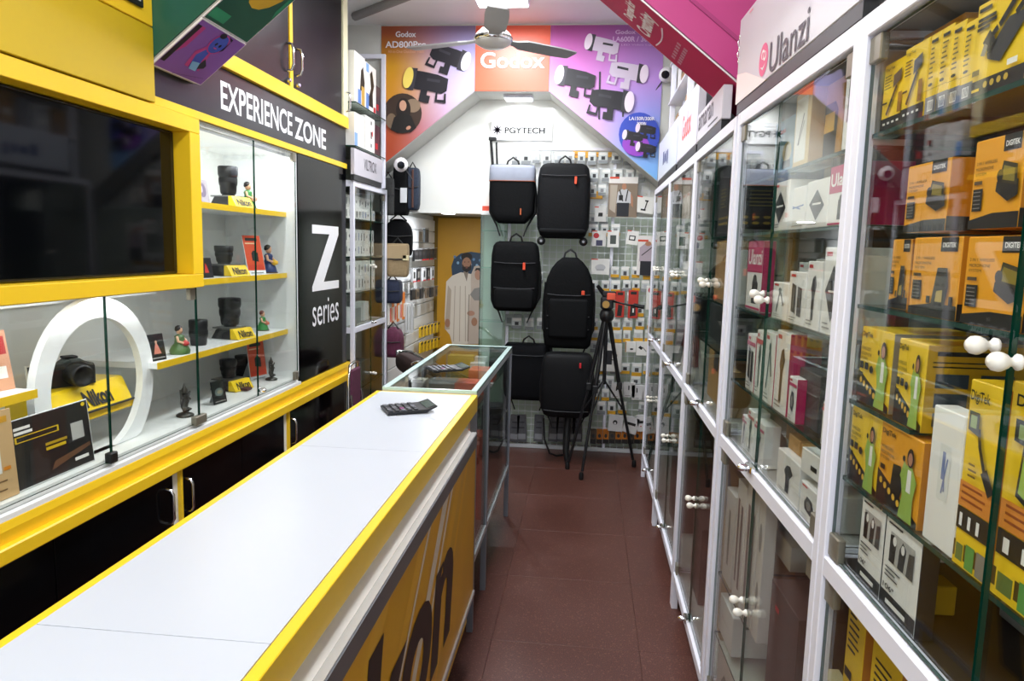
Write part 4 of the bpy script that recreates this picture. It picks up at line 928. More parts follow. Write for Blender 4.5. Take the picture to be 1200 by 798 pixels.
rb('R4', .05, ZM1 + .088, 938, 957, 530, .10, Wc, 'flat white carton lying on the webcam box', [('r', .5, .3, .8, .5, K)], h=.05, rot=4)
# lower half R4
zl = .552
rb('R4', .05, zl, 846, 855, 570, .06, C('#D8D4CC', .45), 'tall pale box with one grey stick in the lower half', [('r', .42, .2, .62, .8, C('#8A857E', .5))])
for i, (a, b, lb) in enumerate(((857, 866, 'tall white box with two brown sticks, first of the pair'), (867, 879, 'tall white box with two brown sticks, second of the pair'))): rb('R4', .05, zl, a, b, 560 + i * 4, .03, C('#DCD8D0', .45), lb, [('r', .18, .15, .36, .85, C('#6A5450', .5)), ('r', .55, .12, .75, .82, C('#6A5450', .5))])
rb('R4', .05, zl, 880, 886, 575, .03, C('#DCD8D0', .45), 'slim white box with an oval print in the lower half', [('e', .5, .7, .25, .1, GYc), ('e', .5, .3, .2, .1, GYc)])
rb('R4', .055, zl - .19, 891, 920, 610, .18, C('#46302A', .4), 'large dark brown carton with a small red label in the lower half', [('r', .2, .86, .34, .89, RED_)], h=.40)
rb('R4', .10, .768, 893, 925, 590, .12, C('#B8B2A4', .5), 'grey flat carton lying on the large dark brown carton', h=.06)
rb('R4', .04, .362, 934, 952, 700, .10, Wc, 'white and red box with a dark lamp print by the post in the lower half', [('p', [(.3, .2), (.7, .12), (.8, .35), (.6, .75), (.3, .6)], C('#4A3E3E', .5)), ('r', .1, .3, .15, .6, GYc)], None, RED_, h=.26)
rb('R4', .06, .633, 944, 953, 690, .06, C('#E5D3A6', .5), 'small cream packet on top of the white and red box', [('r', .3, .2, .7, .6, K)], h=.06)
rb('R4', .06, .37, 842, 856, 668, .10, C('#E4E6E2', .4), 'rounded white appliance box leaning by the post in the lower half', [('r', .2, .5, .7, .52, GYc)], h=.115)
zf = ZB1
rb('R4', .05, zf, 838, 858, 720, .12, C('#CFCAC2', .45), 'pale carton with a small fan print at the bottom', s_white(None, 0, False, '#7A756E'), h=.185)
rb('R4', .05, zf, 861, 878, 730, .12, C('#CFCAC2', .45), 'pale carton with a small dot print at the bottom', [('e', .5, .5, .12, .1, K)], h=.18)
rb('R4', .045, zf, 884, 940, 740, .16, C('#C9A468', .5), 'tan wooden-looking carton with black bird-shaped marks at the bottom', [('p', [(.25, .3), (.4, .35), (.45, .6), (.3, .55)], K), ('p', [(.5, .3), (.62, .4), (.6, .6), (.5, .5)], K)], h=.18)

# --- R3
Z3 = SHELV['R3']
gold = lambda: [('e', .2 + .15 * i, .28 - .08 * j, .05, .02, C('#B89A3A', .4)) for i in range(5) for j in range(2)] + bars(.25, .68, .75, 6, .05, C('#8A7A3A', .5))
ry('R3', .06, Z3[0], 2.76, .24, .24, .24, K, 'black upright box with gold dots and fine gold lines', gold(), gold())
ry('R3', .05, Z3[1], 2.68, .20, .20, .16, CARD, 'tall brown carton on the middle shelf under the black-lettered sign', [('r', .4, .2, .6, .3, K)], None, C('#A57E4C', .7))
ry('R3', .04, Z3[1], 2.40, .06, .17, .05, Wc, 'thin white carton beside the tall brown carton')
ry('R3', .06, Z3[2], 2.80, .50, .13, .22, C('#2A302E', .35), 'wide dark green-grey case on the third shelf of the cabinet', [('r', .4, .5, .5, .6, GYc), ('r', .7, .7, .8, .76, GYc)])
ry('R3', .06, ZM1, 2.76, .22, .19, .16, C('#C49A5A', .6), 'tall tan carton on the cabinet base under the dark case', [('r', .5, .6, .9, 1, K)], None, C('#B08850', .6))
ry('R3', .05, ZM1, 2.50, .14, .15, .14, CARD, 'short tan carton in front of the tall tan carton', None, None, C('#A57E4C', .7))
ry('R3', .24, ZM1, 2.94, .14, .16, .12, GYc, 'grey carton at the far end of the cabinet base')
ry('R3', .10, ZB1, 2.56, .24, .62, .2, C('#A9814A', .6), 'tall brown carton with a dark blue strip in the lower half', [('p', [(.3, .75), (.5, .6), (.6, .9), (.4, 1)], C('#24345A', .4))])
ry('R3', .06, ZB1, 2.90, .22, .30, .15, C('#3B2A26', .5), 'low dark brown carton at the bottom beside the chrome lock')
ry('R3', .23, ZB1, 2.94, .3, .5, .12, C('#2A2A2C', .5), 'black case at the back of the lower half')
ry('R4', .22, Z4[1], 2.10, .12, .12, .10, C('#17181C', .45), 'black bag-shaped case at the far end of the second shelf', [('r', .1, .55, .5, .9, C('#C9A468', .5)), ('r', .6, .3, .65, .35, SKY)])
# --- R2
Z2 = SHELV['R2']
for i in range(3): ry('R2', .05, Z2[0], 3.86 - .14 * i, .10, .15, .06, Wc, 'white carton with grey earphones, %s on the top shelf under the orange sign' % ('first', 'second', 'third')[i], [('e', .5, .5, .25, .2, GYc), ('r', .1, .9, .9, .97, RED_)], group='white earphone cartons')
ry('R2', .08, Z2[0], 3.30, .16, .14, .10, GYc, 'grey carton at the near end of the top shelf under the orange sign')
ry('R2', .05, Z2[1], 3.62, .22, .15, .05, Wc, 'white card with two dark grey rectangles on the second shelf', [('r', .1, .2, .4, .8, C('#4A4A4C', .4)), ('r', .55, .2, .85, .8, C('#4A4A4C', .4))])
ry('R2', .06, ZM1, 3.50, .10, .19, .06, RED_, 'tall red box on the cabinet base under the orange sign', [('r', .2, .2, .7, .5, K)], None, C('#8A1420', .5))
ry('R2', .06, Z2[2], 3.60, .26, .10, .12, C('#2A2C2C', .4), 'black case on the third shelf under the orange sign')
ry('R2', .10, ZM1, 3.24, .14, .16, .10, C('#D4D2CA', .5), 'pale carton at the near end of the base under the orange sign')
ry('R2', .06, ZB1, 3.70, .30, .35, .2, C('#4A3630', .5), 'brown carton in the lower half under the orange sign')
ry('R2', .06, .561, 3.45, .22, .2, .15, C('#7A6034', .6), 'tan carton on the lower shelf under the orange sign')
ry('R1', .06, SHELV['R1'][0], 4.4, .12, .14, .1, Wc, 'white carton on the top shelf of the cabinet by the grid wall')
ry('R1', .06, ZM1, 4.3, .14, .15, .1, C('#8A3A2A', .5), 'rust red carton on the base of the cabinet by the grid wall')
# red cartons at the near end of the pink-logo cabinet, seen through both glasses
ry('R4', .24, Z4[2], 1.80, .16, .15, .1, RED_, 'red box in the back corner behind the long diamond-print box', bars(.1, .8, .8, 4, .1, Wc))
ry('R4', .24, Z4[1], 1.62, .20, .11, .1, C('#7E1626', .5), 'dark red carton at the back of the second shelf behind the lettered pink box', [('r', .1, .2, .9, .3, K)])
ry('R4', .25, Z4[3], 1.55, .14, .16, .1, GYc, 'grey carton at the near end of the fourth shelf back')
ry('R4', .22, ZM1, 1.62, .14, .12, .1, RED_, 'small red packet at the back of the cabinet base near the post')

# ================================================================== SIGNS OVER THE RIGHT CABINETS
def suv(k, y0, y1, z0, z1, px, py):
    b = BAYS[k]; r = ray(px, py); sl = (b.xf(y1) - b.xf(y0)) / (y1 - y0)
    t_ = (b.xf(y0) - sl * y0 - .002) / (r.x - sl * r.y); p = CAMP + r * t_
    return (y0 - p.y) / (y0 - y1), (p.z - z0) / (z1 - z0)
def sign(k, y0, y1, z0, z1, label, items, body, dx=-.002, th=.03):
    b = BAYS[k]; x0 = b.xf(y0) + dx
    w = abs((y0 - y1) / math.sin(b.rz)); t = thing('shop_sign', label, 'sign', (x0, y0, z0), b.rz)
    MB().box(0, w, 0, th, 0, z1 - z0, body, .002).build('board', t)
    MB().box(.01, w - .01, .002, th - .002, -(z0 - ZT1) + .0008, -.0005, C('#17171A', .4)).build('under_strip', t)
    prints(MB(), (0, 0, 0), (1, 0, 0), (0, 0, 1), (0, -1, 0), w, z1 - z0, items).build('lettering', t)
    return t
SGW = C('#CFCBD3', .35)
KB = C('#2A2230', .4)
Q = lambda px, py: suv('R4', 2.20, 1.30, 1.922, 2.155, px, py)
(lu, lv), (tu0, tv0), (tu1, tv1) = Q(895, 70), Q(902, 74), Q(950, 14)
(_, tvb) = Q(950, 46); th_ = (tv1 - tvb); tv0 = Q(902, 73)[1]
PKL = C('#E2467E', .35)
sign('R4', 2.20, 1.30, 1.922, 2.155, 'white signboard with pink round logo and dark lettering', [('p', [(0, .0), (.35, 0), (.12, .28), (0, .36)], C('#FBE9E6', .3)), ('e', lu, lv, .045, .17, PKL), ('e', lu - .008, lv + .06, .016, .05, Wc), ('e', lu - .008, lv + .05, .009, .035, PKL), ('e', lu + .012, lv + .03, .014, .05, Wc), ('e', lu + .012, lv + .04, .008, .034, PKL), ('p', [(lu - .025, lv - .06), (lu, lv - .11), (lu + .025, lv - .05), (lu, lv - .08)], Wc), ('t', 'Ulanzi', tu0, tvb, tu1, tv1 + .07, KB, .008), ('r', .12, .93, .16, .95, C('#E88AA0', .4))], SGW)
Q = lambda px, py: suv('R3', 2.965, 2.43, 1.925, 2.03, px, py)
(au0, av0), (au1, av1) = Q(818, 160), Q(836, 128)
sign('R3', 2.965, 2.43, 1.925, 2.03, 'white signboard with black lettering and a short underline', [('t', 'amaran', max(.04, au0), .36, min(.9, au1), .86, KB, .02), ('r', .5, .14, .86, .2, KB)], SGW)
sign('R2', 3.62, 2.985, 1.925, 2.17, 'white signboard with bright orange-red lettering', [('t', 'Godox', .25, .30, .72, .75, C('#F2523A', .4), .02)], C('#DCD8E6', .3))
sign('R1', 4.60, 3.66, 1.925, 2.15, 'pale lilac signboard with small dark blue lettering', [('r', .30, .30, .36, .62, C('#2C3E86', .4)), ('e', .42, .42, .035, .12, C('#2C3E86', .4)), ('r', .48, .30, .52, .55, C('#2C3E86', .4)), ('r', .55, .22, .59, .55, C('#2C3E86', .4))], C('#D6DCEA', .3))
# open stock shelves above the far cabinets
t = thing('stock_rack', 'white upright stock rack above the cabinets next to the arch', 'rack')
for y in (4.75, 3.90, 3.02): 
    MB().box(.47, .50, y - .02, y + .02, ZT1 + .002, 2.98, WMET, .002).build('upright', t)
    MB().box(.80, .83, y - .02, y + .02, ZT1 + .002, 2.98, WMET, .002).build('upright', t)
SHK = (2.17, 2.42, 2.66)
for z in SHK: MB().box(.46, .84, 3.02, 4.78, z - .012, z - .002, WMET).build('shelf_board', t)
cols = ['#A9865A', '#C7C9CC', '#8E9298', '#B08A58', '#E2E2E0', '#9A7A50', '#D9D4CC', '#6E6A68', '#B99B70', '#CFCFD4']
ords = ('first', 'second', 'third', 'fourth', 'fifth', 'sixth', 'seventh', 'eighth', 'ninth', 'tenth', 'eleventh', 'twelfth')
shn = ('lowest', 'middle', 'top')
random.seed(3)
for si, z in enumerate(SHK):
    y = 4.72; i = 0
    while y > 3.2:
        w = random.uniform(.11, .17); h = random.uniform(.13, .20); c = cols[(si * 4 + i) % 10]
        if not any(abs(y - w / 2 - u) < w / 2 + .03 for u in (3.90,)):
            pbox('stock_carton', 'stock carton, %s from the arch on the %s rack shelf' % (ords[i], shn[si]), (.475 + .03, y, z), -PI / 2, w, .25, h, C(c, .6, var=.05, scale=10), [('r', .2, .3, .7, .5, Wc), ('r', .1, .75, .5, .82, K)] if i % 2 else [('r', .55, .1, .9, .4, GYc)], group='stock cartons on the white rack'); i += 1
        y -= w + random.uniform(.015, .05)
for i, (ya, w, h, c) in enumerate(((2.93, .16, .42, '#D6D6D2'), (2.762, .03, .40, '#8A8A8C'))):
    pbox('stock_carton', ('tall pale grey board carton standing above the black-lettered sign', 'narrow dark grey carton standing above the black-lettered sign', 'white carton standing above the black-lettered sign')[i], (.45, ya, ZT1 + .001), -PI / 2, w, .25, h, C(c, .5))
for i, (ya, w, h, c) in enumerate(((1.96, .22, .35, '#9C6B3E'), (1.60, .30, .26, '#B7B5B0'))):
    pbox('stock_carton', ('brown carton on top of the pink-logo cabinet behind its sign', 'grey plastic-wrapped carton on top of the pink-logo cabinet')[i], (.50, ya, ZT1 + .001), math.radians(-88), w, .25, h, C(c, .6))

# ================================================================== CABINET ON THE LEFT (white framed, behind the black panel)
VX, VY, VW = -1.462, 4.446, .757
cabinet('glass_cabinet', 'white-framed glass cabinet of small white boxes beside the black panel', (VX, VY, 0), PI / 2, VW, .40, (1.66, 1.42, 1.19), (.55,), knobz=1.36, back=C('#DDE6E2', .5))
random.seed(11)
li = 0
for si, (z, rows) in enumerate(((1.6605, (.075, .075)), (1.4205, (.085, .09)), (1.1905, (.10, .095)))):
    y = VY + .04; i = 0
    while y < VY + VW - .095:
        w = random.choice((.055, .06, .066)); zc = z
        for li, hh in enumerate(rows):
            if random.random() < .93 or li == 0:
                ink = C(random.choice(('#3A3A3C', '#6A6A70', '#5A78B8', '#4A4A4C')), .4)
                pbox('lens_carton', 'small white lens box, %s from the black panel, %s layer of the %s shelf' % (ords[min(i, 11)], ('lower', 'upper')[li], ('top', 'second', 'third')[si]), (VX - .07, y, zc + .0005), PI / 2, w, .10, hh, Wc, [('r', .35, .2, .62, .75, ink)] if random.random() < .6 else [('r', .2, .4, .5, .6, ink)], group='small white lens boxes')
                zc += hh + .0008
            else: break
        y += w + .004; i += 1
for i, (dy, w, h, c, z, lb) in enumerate(((.04, .10, .12, '#E9ECEA', .973, 'white carton on the base of the small-box cabinet by the black panel'), (.20, .16, .10, '#7E8886', .973, 'grey carton on the base of the small-box cabinet'), (.42, .12, .13, '#E2E6E4', .973, 'white carton on the base of the small-box cabinet by its bag end'),
      (.30, .07, .22, '#D9A62A', .166, 'amber upright box in the lower half of the small-box cabinet'), (.06, .18, .14, '#4E6E66', .166, 'teal carton in the lower half of the small-box cabinet'), (.44, .14, .16, '#5A6468', .166, 'slate carton in the lower half of the small-box cabinet'), (.05, .2, .12, '#8A8A84', .551, 'grey tray on the lower shelf of the small-box cabinet'), (.36, .2, .14, '#3E4646', .551, 'dark tray on the lower shelf of the small-box cabinet'))):
    pbox('carton', lb, (VX - .07, VY + dy, z + .0005), PI / 2, w, .12, h, C(c, .5))
t = thing('shop_sign', 'white signboard with thin black lettering over the small-box cabinet', 'sign', (VX + .012, 4.425, 1.925), PI / 2)
MB().box(0, .62, 0, .025, 0, .16, SGW, .002).build('board', t)
prints(MB(), (0, 0, 0), (1, 0, 0), (0, 0, 1), (0, -1, 0), .60, .16, [('t', 'VILTROX', .32, .30, .78, .74, KB, .012)]).build('lettering', t)
MB().box(0, .60, .003, .02, -.0325, -.0005, C('#2A2A2C', .4)).build('under_strip', t)
# shelves with boxes above
t = thing('open_shelf', 'open glass shelf unit above the small-box cabinet next to the orange poster', 'shelf')
YS0, YS1 = 4.425, 5.085
for z in (2.10, 2.36): MB().pane(-1.88, -1.44, YS0, YS1, z - .007, z, SHELFGLASS, SEDGE).build('glass_shelf', t)
for x in (-1.47,): 
    MB().box(x, x + .03, YS1 - .02, YS1, ZT1 + .002, 2.80, WMET, .002).build('upright', t)
    MB().box(-1.88, x, YS1 - .02, YS1, 2.77, 2.80, WMET, .002).build('rail', t)
bt = [('p', [(.3, .1), (.7, .1), (.66, .4), (.8, .6), (.6, .9), (.4, .8), (.5, .5), (.3, .3)], K), ('r', .05, .02, .3, .35, C('#5E86C8', .4)), ('r', .75, .02, .95, .14, RED_)]
for i, (ya, w, h, z, f, lb) in enumerate(((4.43, .21, .30, 2.3605, [('p', [(.5, .3), (.9, .3), (.95, .5), (.8, .8), (.6, .7)], K), ('r', .3, .02, .6, .3, C('#5E86C8', .4)), ('r', .65, .02, .95, .4, C('#C8A04A', .4))], 'white box with a black headset print on the upper glass shelf'), (4.65, .23, .29, 2.3605, bt + [('r', .05, .8, .3, .98, C('#7FB2E8', .4))], 'white box with a black gimbal print on the upper glass shelf'),
      (4.43, .20, .20, 2.1005, [('r', 0, 0, .3, .4, C('#7FA8E8', .4))], 'white box with a blue corner on the lower glass shelf'), (4.65, .20, .22, 2.1005, [('r', .55, .15, .66, .25, K), ('r', .55, .4, .66, .6, K), ('r', .55, .8, .66, .9, K), ('e', .72, .55, .06, .08, RED_)], 'white box with small black dashes on the lower glass shelf'))):
    pbox('product_box', lb, (-1.45, ya, z), PI / 2, w, .2, h, Wc, f)
for i, (ya, w, h, z, c, lb) in enumerate(((4.90, .12, .2, 2.3605, '#4A3A44', 'dark plum carton on the upper glass shelf'), (4.87, .14, .2, 2.1005, '#4A2A34', 'dark maroon carton on the lower glass shelf'))):
    pbox('product_box', lb, (-1.46, ya, z), PI / 2, w, .2, h, C(c, .45), [('r', .2, .2, .6, .4, RED_)])

# ================================================================== DISPLAY CASE CONTENTS
def lens_geo(t, r, h, z0, cx=0., cy=0., flare=1.1):
    MB().lathe([(r * .82, z0), (r * .9, z0 + h * .12), (r * .92, z0 + h * .3), (r, z0 + h * .34), (r, z0 + h * .62), (r * flare * .96, z0 + h * .66), (r * flare, z0 + h * .72), (r * flare, z0 + h * .97), (r * flare * .93, z0 + h), (.001, z0 + h)], C('#17171A', .45), 20, (cx, cy, 0)).build('barrel', t)
    MB().lathe([(r * 1.015, z0 + h * .40), (r * 1.03, z0 + h * .42), (r * 1.03, z0 + h * .56), (r * 1.015, z0 + h * .58)], C('#0C0C0E', .7), 20, (cx, cy, 0)).build('focus_ring', t)
def stand(loc, label, rz=math.radians(78), lens=(.04, .11)):
    """wedge stand with yellow name plate and a lens on a small plinth"""
    t = thing('lens_stand', label, 'lens display', loc, rz)
    MB().prism([(-.055, 0), (.05, 0), (.02, .045), (-.055, .045)], 'x', -.07, .06, C('#2B2B2E', .35)).build('base', t)
    pl = MB(); pl.geo([(-.07, -.0552, .002), (.06, -.0552, .002), (.06, -.0552, .003), (-.07, -.0552, .003)], [(0, 1, 2, 3)], K)
    # sloping yellow face towards local -y
    t2 = MB().prism([(-.098, .001), (-.056, .001), (-.056, .048), (-.07, .048)], 'x', -.07, .06, C('#F4CF1B', .35)).build('name_plate', t)
    mb = MB(); v, f = text_geo('Nikon', .03, .2); u0 = Vector((-.05, -.0946, .0065)); uu = Vector((.095, 0, 0)); vv = Vector((0, .019, .032)); n = Vector((0, -.0013, .0007))
    mb.geo([u0 + uu * a + vv * b + n for a, b in v], f, K); mb.build('lettering', t2)
    MB().box(-.06, .05, -.05, .05, .0455, .052, C('#8C8C8E', .3, .6)).build('tray', t)
    if lens:
        MB().lathe([(.028, .0525), (.028, .060)], C('#2A2A2C', .4), 16).build('pad', t)
        lens_geo(t, lens[0], lens[1], .0605)
    return t
def LXZ(px, py, x, z):
    Y = solveY(lambda y: x, z, px); return (x, Y, z + .0006)
XS = -1.66
stand(LXZ(268, 0, XS, ZA), 'black lens on a yellow-plated stand on the top shelf', lens=(.040, .125))
stand(LXZ(263, 0, XS, ZBs), 'short black lens on a yellow-plated stand on the middle shelf', lens=(.038, .075))
stand(LXZ(270, 0, XS, ZC), 'tall black lens on a yellow-plated stand on the lower shelf', lens=(.046, .125))
stand(LXZ(268, 0, -1.70, ZD), 'small black lens on a yellow-plated stand on the case floor', lens=(.036, .08))
def lens(loc, r, h, label):
    t = thing('camera_lens', label, 'lens', loc); lens_geo(t, r, h, 0, flare=1.02); return t
lens(LXZ(233, 0, -1.66, ZC), .038, .11, 'plain black lens standing between the seated figurine and the lens stand')
lens(LXZ(285, 0, -1.77, ZD), .040, .115, 'black lens standing behind the floor stand near the orange brochure')
def figurine(loc, label, dress, sash, h=.10, hair='#1A1210', seated=False, rz=PI / 2):
    t = thing('figurine', label, 'figurine', loc, rz); s = h / .10
    D = C(dress, .45, var=.2, scale=60); 
    prof = [(.028, 0), (.030, .006), (.026, .02), (.018, .04), (.013, .05), (.016, .062), (.012, .068), (.006, .071)]
    if seated: prof = [(.034, 0), (.036, .012), (.03, .025), (.018, .04), (.016, .055), (.017, .064), (.006, .071)]
    MB().lathe([(r * s, z * s) for r, z in prof], D, 14).build('dress', t)
    MB().lathe([(.001 * s, .070 * s), (.009 * s, .074 * s), (.0115 * s, .084 * s), (.009 * s, .094 * s), (.001, .097 * s)], C('#D9A988', .5), 12).build('head', t)
    MB().lathe([(.008 * s, .080 * s), (.013 * s, .085 * s), (.0115 * s, .097 * s), (.005 * s, .102 * s), (.001, .103 * s)], C(hair, .5), 12, (0, .003 * s, 0)).build('hair', t)
    for q in (-1, 1): MB().tube([(q * .014 * s, 0, .063 * s), (q * .024 * s, -.008 * s, .048 * s), (q * .012 * s, -.022 * s, .040 * s)], [.005 * s, .0045 * s, .004 * s], C('#D9A988', .5), 7).build('arm', t)
    MB().lathe([(.001, .028 * s), (.012 * s, .032 * s), (.014 * s, .042 * s), (.001, .05 * s)], C(sash, .5), 10, (0, -.022 * s, 0)).build('basket', t)
    MB().lathe([(.032 * s, -.0), (.033 * s, .004 * s)], C('#5A4630', .6), 14).build('base', t)
    return t
figurine(LXZ(291, 0, -1.62, ZA), 'small figurine in a peach and green dress on the top shelf', '#3E8A4A', '#E8B49A', .125)
figurine(LXZ(315, 0, -1.62, ZBs), 'dark capped figurine with yellow sash beside the orange brochure', '#2A3A6A', '#E8B92A', .14, '#17130F')
figurine(LXZ(211, 0, -1.60, ZC), 'seated figurine with dark hair and a fruit basket by the ring niche', '#4A6A3A', '#C23A3A', .11, seated=True)
figurine(LXZ(308, 0, -1.64, ZC), 'small figurine with a long green skirt on the lower shelf', '#2E8A3E', '#C8664A', .10, '#6A2A1A')
figurine(LXZ(333, 0, -1.62, ZC), 'tiny golden seated figurine at the end of the lower shelf', '#E0B950', '#E0B950', .075, '#D9AE3E', True)
def statue(loc, label, h, rz=PI / 2):
    t = thing('statuette', label, 'statue', loc, rz); s = h / .12; G = C('#55534E', .35, .7)
    MB().lathe([(.030 * s, 0), (.030 * s, .006 * s), (.024 * s, .010 * s), (.012 * s, .014 * s), (.001, .015 * s)], G, 16).build('base', t)
    MB().tube([(0, 0, .014 * s), (-.004 * s, 0, .035 * s), (.004 * s, 0, .055 * s), (0, 0, .08 * s)], [.006 * s, .012 * s, .014 * s, .011 * s], G, 10).build('torso', t)
    MB().lathe([(.001, .08 * s), (.010 * s, .085 * s), (.011 * s, .095 * s), (.006 * s, .104 * s), (.002 * s, .118 * s), (.001, .12 * s)], G, 12).build('head', t)
    for q, e in ((-1, .10), (1, .085), (-1, .05), (1, .055)): MB().tube([(0, 0, .072 * s), (q * .020 * s, 0, .066 * s), (q * .032 * s, -.004, e * s)], [.005 * s, .0045 * s, .003 * s], G, 7).build('arm', t)
    MB().tube([(.002 * s, 0, .03 * s), (.018 * s, -.01 * s, .022 * s), (.010 * s, 0, .014 * s)], [.008 * s, .006 * s, .004 * s], G, 7).build('leg', t)
    return t
statue(LXZ(217, 0, -1.59, ZD), 'dark metal four-armed statuette standing on the case floor', .135)
statue(LXZ(318, 0, -1.60, ZD), 'small dark metal statuette beside the orange brochure', .12)
def card(loc, w, h, rz, body, label, items, cat='card', lean=.18, name='display_card', th=.004):
    t = thing(name, label, cat, loc, rz); t.rotation_euler = (-lean, 0, rz)
    MB().box(-w / 2, w / 2, 0, th, 0, h, body, .0008).build('sheet', t)
    prints(MB(), (-w / 2, 0, 0), (1, 0, 0), (0, 0, 1), (0, -1, 0), w, h, items).build('print', t)
    MB().geo([(-w * .25, th + .0005, h * .7), (w * .25, th + .0005, h * .7), (w * .25, th + h * .4, .0 + h * .08), (-w * .25, th + h * .4, h * .08)], [(0, 1, 2, 3)], C('#BFC4C4', .3)).build('prop', t)
    return t
R80 = math.radians(80)
card(LXZ(240, 0, -1.60, ZA), .07, .10, R80, C('#A9A2AA', .3), 'pale photo card leaning beside the top-shelf lens', [('e', .5, .55, .3, .3, C('#7A6E82', .4)), ('e', .4, .6, .12, .16, C('#C9B8C4', .4))])
card(LXZ(243, 0, -1.60, ZBs), .085, .085, R80, C('#2C2A2E', .3), 'dark photo card with a red dancer on the middle shelf', [('p', [(.4, .25), (.7, .25), (.6, .6), (.5, .75)], C('#C83A32', .4))])
card(LXZ(186, 0, -1.58, ZC), .085, .10, R80, C('#1E1C1F', .3), 'dark photo card with a pink-skirted dancer by the ring niche', [('p', [(.3, .25), (.75, .25), (.58, .62), (.46, .62)], C('#C8796A', .4)), ('e', .52, .68, .06, .08, C('#C89A84', .4)), ('r', .1, .08, .9, .12, GYc)])
card(LXZ(259, 0, -1.57, ZD), .085, .10, R80, C('#232523', .3), 'dark photo card with a grey landscape on the case floor', [('e', .5, .5, .32, .18, C('#6A7672', .4)), ('e', .55, .5, .2, .08, C('#8E8A72', .4)), ('r', .1, .08, .9, .12, GYc)])
ORB = C('#D2512C', .4)
def brochure_items(): return [('r', .02, .1, .98, 1, ORB), ('p', [(.35, .35), (.7, .32), (.72, .55), (.5, .62), (.36, .55)], K), ('r', .15, .86, .8, .94, K), ('r', .1, .12, .9, .24, C('#C8402A', .4)), ('r', .1, .78, .7, .81, C('#E8C9A0', .4)), ('r', .15, .02, .85, .05, GYc)]
card(LXZ(302, 0, -1.60, ZBs), .12, .19, math.radians(72), C('#E9ECEC', .3), 'tall orange brochure in a white stand on the middle shelf', brochure_items(), 'brochure', .22, 'brochure_stand')
card(LXZ(304, 0, -1.66, ZD), .12, .20, math.radians(72), C('#C9CDCD', .3), 'tall orange brochure in a stand on the case floor', brochure_items(), 'brochure', .14, 'brochure_stand')
# acrylic notice and tan notice at the front of the case
YA_ = onX(66, 540, -1.535)
t = card((-1.535, YA_.y, .797), .335, .20, math.radians(90), C('#DADDDD', .2), 'black notice with yellow text line in a clear stand before the ring', [('r', .012, .02, .988, .985, K), ('r', .10, .66, .60, .75, C('#D8B51E', .4)), ('r', .12, .675, .58, .735, K), ('r', .10, .84, .28, .88, Wc), ('r', .10, .775, .30, .815, Wc), ('r', .42, .50, .68, .54, C('#B8981E', .4)), ('r', .42, .43, .66, .475, C('#D8B51E', .4)),
      ('p', [(.2, .1), (.42, .1), (.44, .3), (.36, .36), (.33, .52), (.24, .5), (.22, .3)], C('#2E2B2A', .4)), ('p', [(.45, .12), (.96, .28), (.96, .34), (.5, .24)], C('#6A4A34', .4)), ('r', .74, .44, .90, .70, C('#B9B9B4', .4)), ('r', .74, .12, .92, .17, Wc), ('e', .93, .94, .025, .03, C('#F0D020', .4))], 'notice', .10, 'notice_stand')
card((-1.53, onX(3, 560, -1.53).y - .045, .797), .20, .24, math.radians(90), C('#D2AE7C', .5), 'tan printed notice board standing at the end of the case floor', [('r', .72, .86, .92, .93, C('#D9A02A', .4)), ('r', .3, .3, .75, .75, Wc), ('p', [(.4, .3), (.62, .3), (.6, .7), (.45, .68)], C('#3A4A5A', .4)), ('r', .78, .32, .9, .36, C('#E08A20', .4))] + bars(.4, .2, .85, 3, .05, C('#7A5A34', .5)), 'notice', .06, 'notice_stand')
# big stand with a camera inside the ring
zr = .9275
t = thing('camera_stand', 'large yellow camera stand with black lettering inside the ring niche', 'stand', (-1.70, 2.205, zr + .0005), PI / 2)
MB().prism([(-.09, 0), (.06, 0), (.06, .085), (-.045, .085), (-.055, .078)], 'x', -.20, .20, C('#F6D01A', .28, coat=.3)).build('body', t)
mb = MB(); v, f = text_geo('Nikon', .04); o_ = Vector((-.03, -.0865, .015)); mb.geo([o_ + Vector((.135 * a, .026 * b - .0007, .052 * b + .0004)) for a, b in v], f, K); mb.build('lettering', t)
MB().box(-.205, .205, -.095, .062, -.0, .006, C('#3A3A3C', .4)).build('foot_strip', t)
t = thing('camera', 'black camera with a wide lens lying on the large yellow stand', 'camera', (-1.70, 2.20, zr + .0866), math.radians(62))
rings = []
for x, hw, hh in ((-.075, .024, .05), (-.065, .036, .072), (-.02, .036, .075), (.0, .036, .088), (.03, .036, .088), (.05, .034, .075), (.075, .03, .068), (.08, .022, .05)):
    rings.append([(x, hw, .0), (x, hw, hh * .9), (x, hw * .7, hh), (x, -hw * .7, hh), (x, -hw, hh * .9), (x, -hw, 0)])
MB().loft(rings, C('#1C1D20', .5), False).build('body', t)
MB().lathe([(.034, -.036), (.036, -.05), (.037, -.09), (.034, -.10), (.028, -.101), (.022, -.095), (.001, -.094)], C('#121214', .4), 20, (.005, 0, .04), 'y').build('lens', t)
MB().box(-.012, .03, -.02, .02, .0885, .096, BLK, .003).build('hot_shoe', t)
card((-1.68, 2.05, zr + .0868), .06, .09, math.radians(70), C('#E2DFD2', .4), 'cream price card standing on the yellow stand beside the camera in the ring niche', [('r', .1, .55, .55, .95, K), ('r', .5, .1, .85, .35, GYc)] + bars(.1, .45, .6, 2, .08, GYc))
card((-1.62, onX(2, 440, -1.62).y, ZLs + .0006), .08, .17, math.radians(80), C('#D8A080', .5), 'pinkish brochure standing on the short shelf beside the ring', [('r', .1, .6, .9, .9, C('#B83A3A', .4)), ('r', .2, .2, .8, .4, Wc)])
pbox('paper_tag', 'small white folded card on the case back between the shelves', (-1.878, 3.02, .96), PI / 2, .14, .002, .05, Wc, [('r', .1, .3, .9, .35, GYc)], cat='card')
